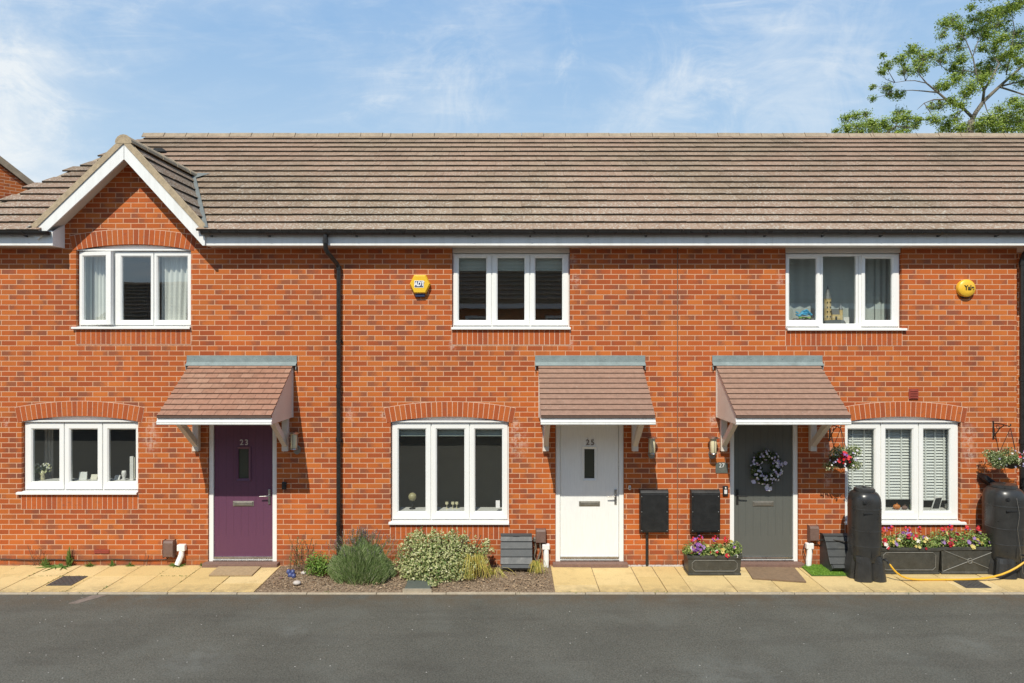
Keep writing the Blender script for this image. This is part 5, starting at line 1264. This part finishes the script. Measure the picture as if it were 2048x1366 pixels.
# ============================================================ trees
R = random.Random(77); TY = 14.0; K = 1/4.268
def TP(cx_, cy_, dy=0.0):
    px, py = 1600+cx_*K, cy_*K; Y = TY+dy; return Vector((WX(px,Y), Y, WZ(py,Y)))
def make_tree(name, label, clumps, branches, base, tr, extra=None):
    t = thing(name, label, 'tree', 'trees behind the houses'); m = MB(); sc = (D+TY)/F*K
    for cx_, cy_, r in clumps:
        dy = R.uniform(-1.1,1.1); c_ = TP(cx_,cy_,dy); rr = r*sc*1.0
        cloud(m, c_, (rr*1.40,rr*1.3,rr*1.05), int(r*r*.115)+60, .070, .75, .8, .5)
        for _ in range(max(2, int(r/16))):
            d = rv(); cloud(m, c_+d*rr*R.uniform(.3,1.0), (rr*.42,rr*.5,rr*.30), int(16+r*.5), .078, .6, .9, .5)
        for _ in range(int(r*.4)): leaf(m, c_+rv()*rr*R.uniform(.9,1.6), rv(), .07, .5)
    m.build('crown', 'tree_leaf', t); b = MB(); trunk = [Vector((*base,0)), TP(*tr[0][:2])]
    b.tube([Vector((base[0],base[1],0)), Vector((base[0],base[1],4)), TP(*tr[0][:2])]+[TP(*p[:2]) for p in tr[1:]], [.26,.22]+[p[2]*.85 for p in tr], 10)
    b.build('trunk', 'bark', t, smooth=True); l = MB()
    for br in branches: l.tube([TP(p[0],p[1],p[3] if len(p) > 3 else 0) for p in br], [p[2]*.72 for p in br], 7)
    ends = [p for br in branches for p in br]
    for cx_, cy_, r in clumps:     # twigs to each clump from nearest branch point
        e = min(ends, key=lambda p: (p[0]-cx_)**2+(p[1]-cy_)**2)
        if (e[0]-cx_)**2+(e[1]-cy_)**2 > 230**2: continue
        a = TP(e[0],e[1],e[3] if len(e) > 3 else 0); c_ = TP(cx_,cy_)
        mid = (a+c_)/2+rv()*.12; l.tube([a,mid,c_], [.016,.010,.005], 5)
        for _ in range(6): l.tube([c_, c_+rv()*r*sc*1.1], [.006,.002], 4)
    l.build('branches', 'bark', t, smooth=True); base_at(t, (base[0],base[1],0)); return t
cl = [(705,475,30),(740,560,52),(700,620,36),(860,510,60),(960,430,66),(1050,500,85),(1010,590,76),(900,600,55),(1130,460,46),(1200,510,56),(1240,420,56),(620,740,28),(620,840,32),(740,750,50),(830,810,55),(760,800,36),(1230,200,56),(1300,170,62),(1370,220,62),(1210,300,46),(1390,300,56),(1460,60,38),(1500,160,64),(1560,240,80),(1620,130,80),(1720,110,80),(1700,210,80),(1800,60,80),(1880,20,70),(1480,270,54),(1350,400,56),(1370,500,72),(1310,580,56),(1380,620,62),(1240,720,62),(1330,680,56),(1180,740,44),(1600,290,66),(1700,340,74),(1660,420,54),(1560,400,54),(1540,610,78),(1620,580,84),(1560,680,76),(1460,740,76),(1420,800,56),(1650,500,54),(1740,480,54),(1840,290,84),(1880,380,76),(1800,450,76),(1880,520,66),(1750,570,54),(1300,860,54),(1370,890,62),(1200,900,52),(1120,910,40),(1150,1010,62),(1250,1060,64),(1220,1110,46),(1330,1010,54),(1350,1100,66),(1450,1100,76),(1550,1060,66),(1620,1010,76),(1700,930,56),(1720,1040,76),(1800,990,76),(1820,860,56),(1880,900,76),(1870,1040,76),(1780,1100,76),(1660,1110,76),(1550,1110,56),(1900,700,64),(1830,650,46)]
for _ in range(46): cl.append((R.uniform(1930,2600), R.uniform(-250,1150), R.uniform(60,90)))
for _ in range(16): cl.append((R.uniform(1500,2300), R.uniform(-420,-40), R.uniform(60,90)))
brs = [[(1460,1040,.11),(1500,960,.10),(1570,860,.09),(1700,740,.075,.2),(1880,580,.055,.3),(2020,430,.04,.4)],[(1560,870,.07),(1572,770,.06,-.2),(1640,660,.045,-.3),(1700,540,.03,-.4)],
 [(1470,1000,.08),(1400,930,.07),(1260,860,.06,.1),(1180,790,.05,.2),(1080,710,.035,.2),(1030,650,.022,.2)],[(1180,790,.04,.2),(1060,778,.03,.2),(960,770,.022,.2),(880,772,.015,.2),(780,785,.01,.2)],[(1080,710,.025,.2),(980,688,.02,.2),(900,690,.015,.2),(810,705,.01,.2)],
 [(1240,850,.04,.1),(1140,850,.03),(1060,880,.02),(1000,935,.008)],[(1572,770,.045,-.2),(1500,620,.035,-.2),(1480,500,.03,-.2),(1440,400,.025,-.2),(1410,330,.02,-.2),(1260,220,.01,-.2)],[(1475,480,.025,-.2),(1500,410,.02,-.2),(1525,330,.018,-.2),(1610,160,.010,-.2)],[(1300,612,.02),(1240,590,.016),(1195,550,.012),(1130,470,.008)],[(1500,620,.02,-.2),(1400,600,.02,-.1),(1300,612,.02)],[(1570,860,.03),(1600,960,.02),(1650,1010,.012)],[(2020,430,.05,.4),(2100,200,.04,.4),(2080,-50,.03,.4),(1950,-250,.02,.4)],[(2020,430,.04,.4),(2250,300,.03,.4),(2450,150,.02,.4)],[(1760,640,.03,.2),(1800,450,.025,.2),(1830,250,.02,.2),(1800,60,.015,.2),(1700,-120,.01,.2)],[(1700,740,.05,.2),(1950,820,.035),(2200,850,.02),(2450,900,.015)],[(2050,600,.02,.4),(2300,560,.015,.4),(2500,600,.01,.4)],[(1700,740,.05,.2),(1900,690,.03,.3),(2050,600,.02,.4)]]
make_tree('tall_tree', 'tall open crowned tree above the right end of the roof', cl, brs, (TP(1455,1300).x, TY), [(1440,1200,.17),(1450,1100,.15),(1465,1030,.13)])
cl2 = [(300,1118,26),(390,1005,46),(470,985,44),(560,975,44),(600,1060,66),(500,1080,76),(400,1100,66),(700,1060,70),(850,955,46),(820,1010,54),(900,1000,62),(990,1030,46),(900,1080,56),(980,1080,36),(1020,1020,26),(760,1110,60),(640,1120,60),(450,1180,80),(650,1200,80),(850,1180,80)]
make_tree('low_tree', 'low leafy tree just showing over the ridge left of the tall tree', cl2, [[(660,1400,.06),(650,1200,.05),(600,1080,.03),(560,985,.015)],[(650,1200,.05),(820,1080,.03),(840,990,.015)],[(650,1200,.04),(480,1100,.02),(400,1020,.012)]], (TP(660,1600).x, TY), [(660,1500,.12),(660,1400,.09),(655,1300,.08)])
# ============================================================ neighbour at left
h = thing('brick_house', 'neighbouring brick gable showing behind the roof at far left', 'house')
nh = MB(); a = math.radians(52); hw_ = 4.0; hz_ = 6.0; pk = 2.9
nh.prism([(-hw_,0),(hw_,0),(hw_,hz_),(0,hz_+pk),(-hw_,hz_)], 'y', 0, 7); o1 = nh.build('wall', 'brick', h)
rf = MB()
for s in (1,-1):
    q = [(0,hz_+pk+.02),(s*(hw_+.2),hz_-.12),(s*(hw_+.2),hz_+.03),(0,hz_+pk+.17)]; rf.prism(q, 'y', -.08, 7.1)
o2 = rf.build('roof', 'ridge_tile', h, bevel=.01)
vg = MB()
h.location = (-13.35, 5.2, 0); h.rotation_euler = (0,0,0)
Pz = Vector((WX(52,6.0), 6.0, 0))
h.rotation_euler.z = a; off = Matrix.Rotation(a, 3, 'Z') @ Vector((2.35,0,0)); h.location = (WX(30,6.0)-off.x, 6.0-off.y, 0)
# terrace opposite (behind the camera, mirrored in the window glass)
for xa, xb, ez_, rz_, lab in ((-26, -12.4, 3.7, 5.9, 'lower opposite brick house seen mirrored in the gable window'), (-12, 4.2, 5.0, 7.6, 'opposite brick house mirrored in the middle windows'), (4.5, 20, 5.0, 7.6, 'opposite brick house mirrored in the right-hand windows')):
    h = thing('opposite_house', lab, 'house'); m = MB(); m.box(xa,xb,-23,-16,-.05,ez_); m.build('wall', 'brick', h)
    m = MB(); m.prism([(-15.6,ez_-.1),(-19.5,rz_),(-23.4,ez_-.1),(-23.4,ez_-.25),(-19.5,rz_-.2),(-15.6,ez_-.25)], 'x', xa-.1, xb+.1)
    for i in range(14):
        t_ = i/14; yy = -15.6-3.9*t_; zz = ez_-.1+(rz_-ez_+.1)*t_; m.box(xa-.1,xb+.1,yy-.05,yy+.03,zz,zz+.05)
    m.build('roof', ['roof_tile'], h)
    m = MB(); m.box(xa-.1,xb+.1,-15.66,-15.62,ez_-.45,ez_-.22); m.build('fascia', 'white_pvc', h)
    wx = xa+1.5
    while wx < xb-1:
        for wz in ((1.0,3.2) if ez_ > 4 else (1.0,)):
            m = MB(); m.ring(wx-.6,wx+.6,wz,wz+1.1,wx-.5,wx+.5,wz+.1,wz+1.0,-15.93,-15.99); w = m.build('window', 'white_pvc', h); m = MB(); m.box(wx-.5,wx+.5,-15.97,-15.96,wz+.1,wz+1.0); m.build('pane', 'photo_dark', w)
        wx += 3.1
# ============================================================ light, sky, camera
sd = Vector((.246, 1, -1.2)).normalized()
L = bpy.data.lights.new('sun', 'SUN'); L.energy = 4.5; L.angle = math.radians(.53); L.color = (1, .945, .82)
so = bpy.data.objects.new('sun', L); COL.objects.link(so); so.rotation_euler = sd.to_track_quat('-Z', 'Y').to_euler(); so.location = (-6,-20,24)
W = bpy.data.worlds.new('World'); S.world = W; W.use_nodes = True; nt = W.node_tree; nt.nodes.clear()
class WN(NT):
    def __init__(s, tree): s.t = tree
wn = WN(nt)
sky = wn.n('ShaderNodeTexSky', sky_type='NISHITA'); sky.sun_disc = False
sky.sun_elevation = math.asin(-sd.z); sky.sun_rotation = math.atan2(-sd.x, -sd.y) % (2*PI)
sky.air_density = 1.0; sky.dust_density = .6; sky.ozone_density = 1.6
dirv = wn.n('ShaderNodeTexCoord').outputs['Generated']; dx, dy, dz = wn.sep(dirv)
dd = wn.m_('ADD', wn.m_('MAXIMUM', dz, 0.0), .22)
pv = wn.comb(wn.m_('DIVIDE', dx, dd), wn.m_('DIVIDE', dy, dd), 3.7)
wa = wn.noise(pv, 1.1, 3, .5, .3)
big = wn.rng(wn.noise(pv, 1.35, 9, .60, .35), .46, .74, 0, 1, True)
fine = wn.rng(wn.noise(wn.scalev(pv, (1.0, 2.4, 1)), 3.6, 9, .66, .9), .42, .78, 0, 1, True)
cm = wn.m_('MULTIPLY', big, wn.m_('ADD', wn.m_('MULTIPLY', fine, .75), .35), clamp=True)
cm = wn.m_('ADD', cm, wn.m_('MULTIPLY', fine, .14), clamp=True)
def puff(d, r, k):
    dv = wn.n('ShaderNodeVectorMath', operation='DISTANCE'); wn.l(dirv, dv.inputs[0]); dv.inputs[1].default_value = d
    f = wn.m_('ADD', wn.m_('SUBTRACT', 1.0, wn.m_('DIVIDE', dv.outputs['Value'], r)), wn.m_('MULTIPLY', wn.m_('SUBTRACT', wn.noise(dirv, 11.0, 9, .68, .8), .5), 3.2))
    return wn.rng(f, .0, 1.5, 0, k, True)
for d_, r_, k_ in (((-.590,.770,.225),.14,.62),((-.552,.768,.325),.10,.45),((.181,.924,.336),.13,.45),((-.10,.94,.33),.11,.30),((.36,.87,.34),.16,.4),((-.02,.9,.43),.14,.25)):
    cm = wn.m_('ADD', cm, puff(d_, r_, k_), clamp=True)
left = wn.m_('MULTIPLY', wn.rng(wn.m_('ADD', dx, wn.m_('MULTIPLY', wn.m_('SUBTRACT', fine, .5), .05)), -.50, -.57, 0, 1, True), wn.rng(dz, .38, .20, 0, 1, True))
cm = wn.m_('ADD', cm, wn.m_('MULTIPLY', wn.m_('MULTIPLY', left, wn.rng(wa, .38, .6, .25, 1)), 1.0), clamp=True)
grad = wn.ramp(wn.rng(dz, .05, .75), [(0, (.52, .70, .86)), (.30, (.47, .68, .89)), (.56, (.30, .54, .87)), (1, (.10, .26, .60))])
base = wn.mix(.22, wn.mix(1.0, grad, (9.3, 9.0, 8.9), 'MULTIPLY'), sky.outputs[0])
colr = wn.mix(wn.m_('MULTIPLY', cm, .85), base, (7.9, 8.2, 8.3))
bg = wn.n('ShaderNodeBackground'); wn.l(colr, bg.inputs[0]); bg.inputs[1].default_value = .115
ow = wn.n('ShaderNodeOutputWorld'); wn.l(bg.outputs[0], ow.inputs[0])
cam = bpy.data.cameras.new('camera'); co = bpy.data.objects.new('camera', cam); COL.objects.link(co)
cam.sensor_width = 36; cam.lens = 36*F/2048; cam.clip_end = 2000; cam.clip_start = .05
co.location = (0, -D, CAMZ); co.rotation_euler = (PI/2, 0, 0); S.camera = co
S.view_settings.view_transform = 'Standard'; S.view_settings.look = 'None'; S.view_settings.exposure = 0; S.view_settings.gamma = 1
S.cycles.max_bounces = 8; S.cycles.transparent_max_bounces = 12; S.cycles.sample_clamp_indirect = 6
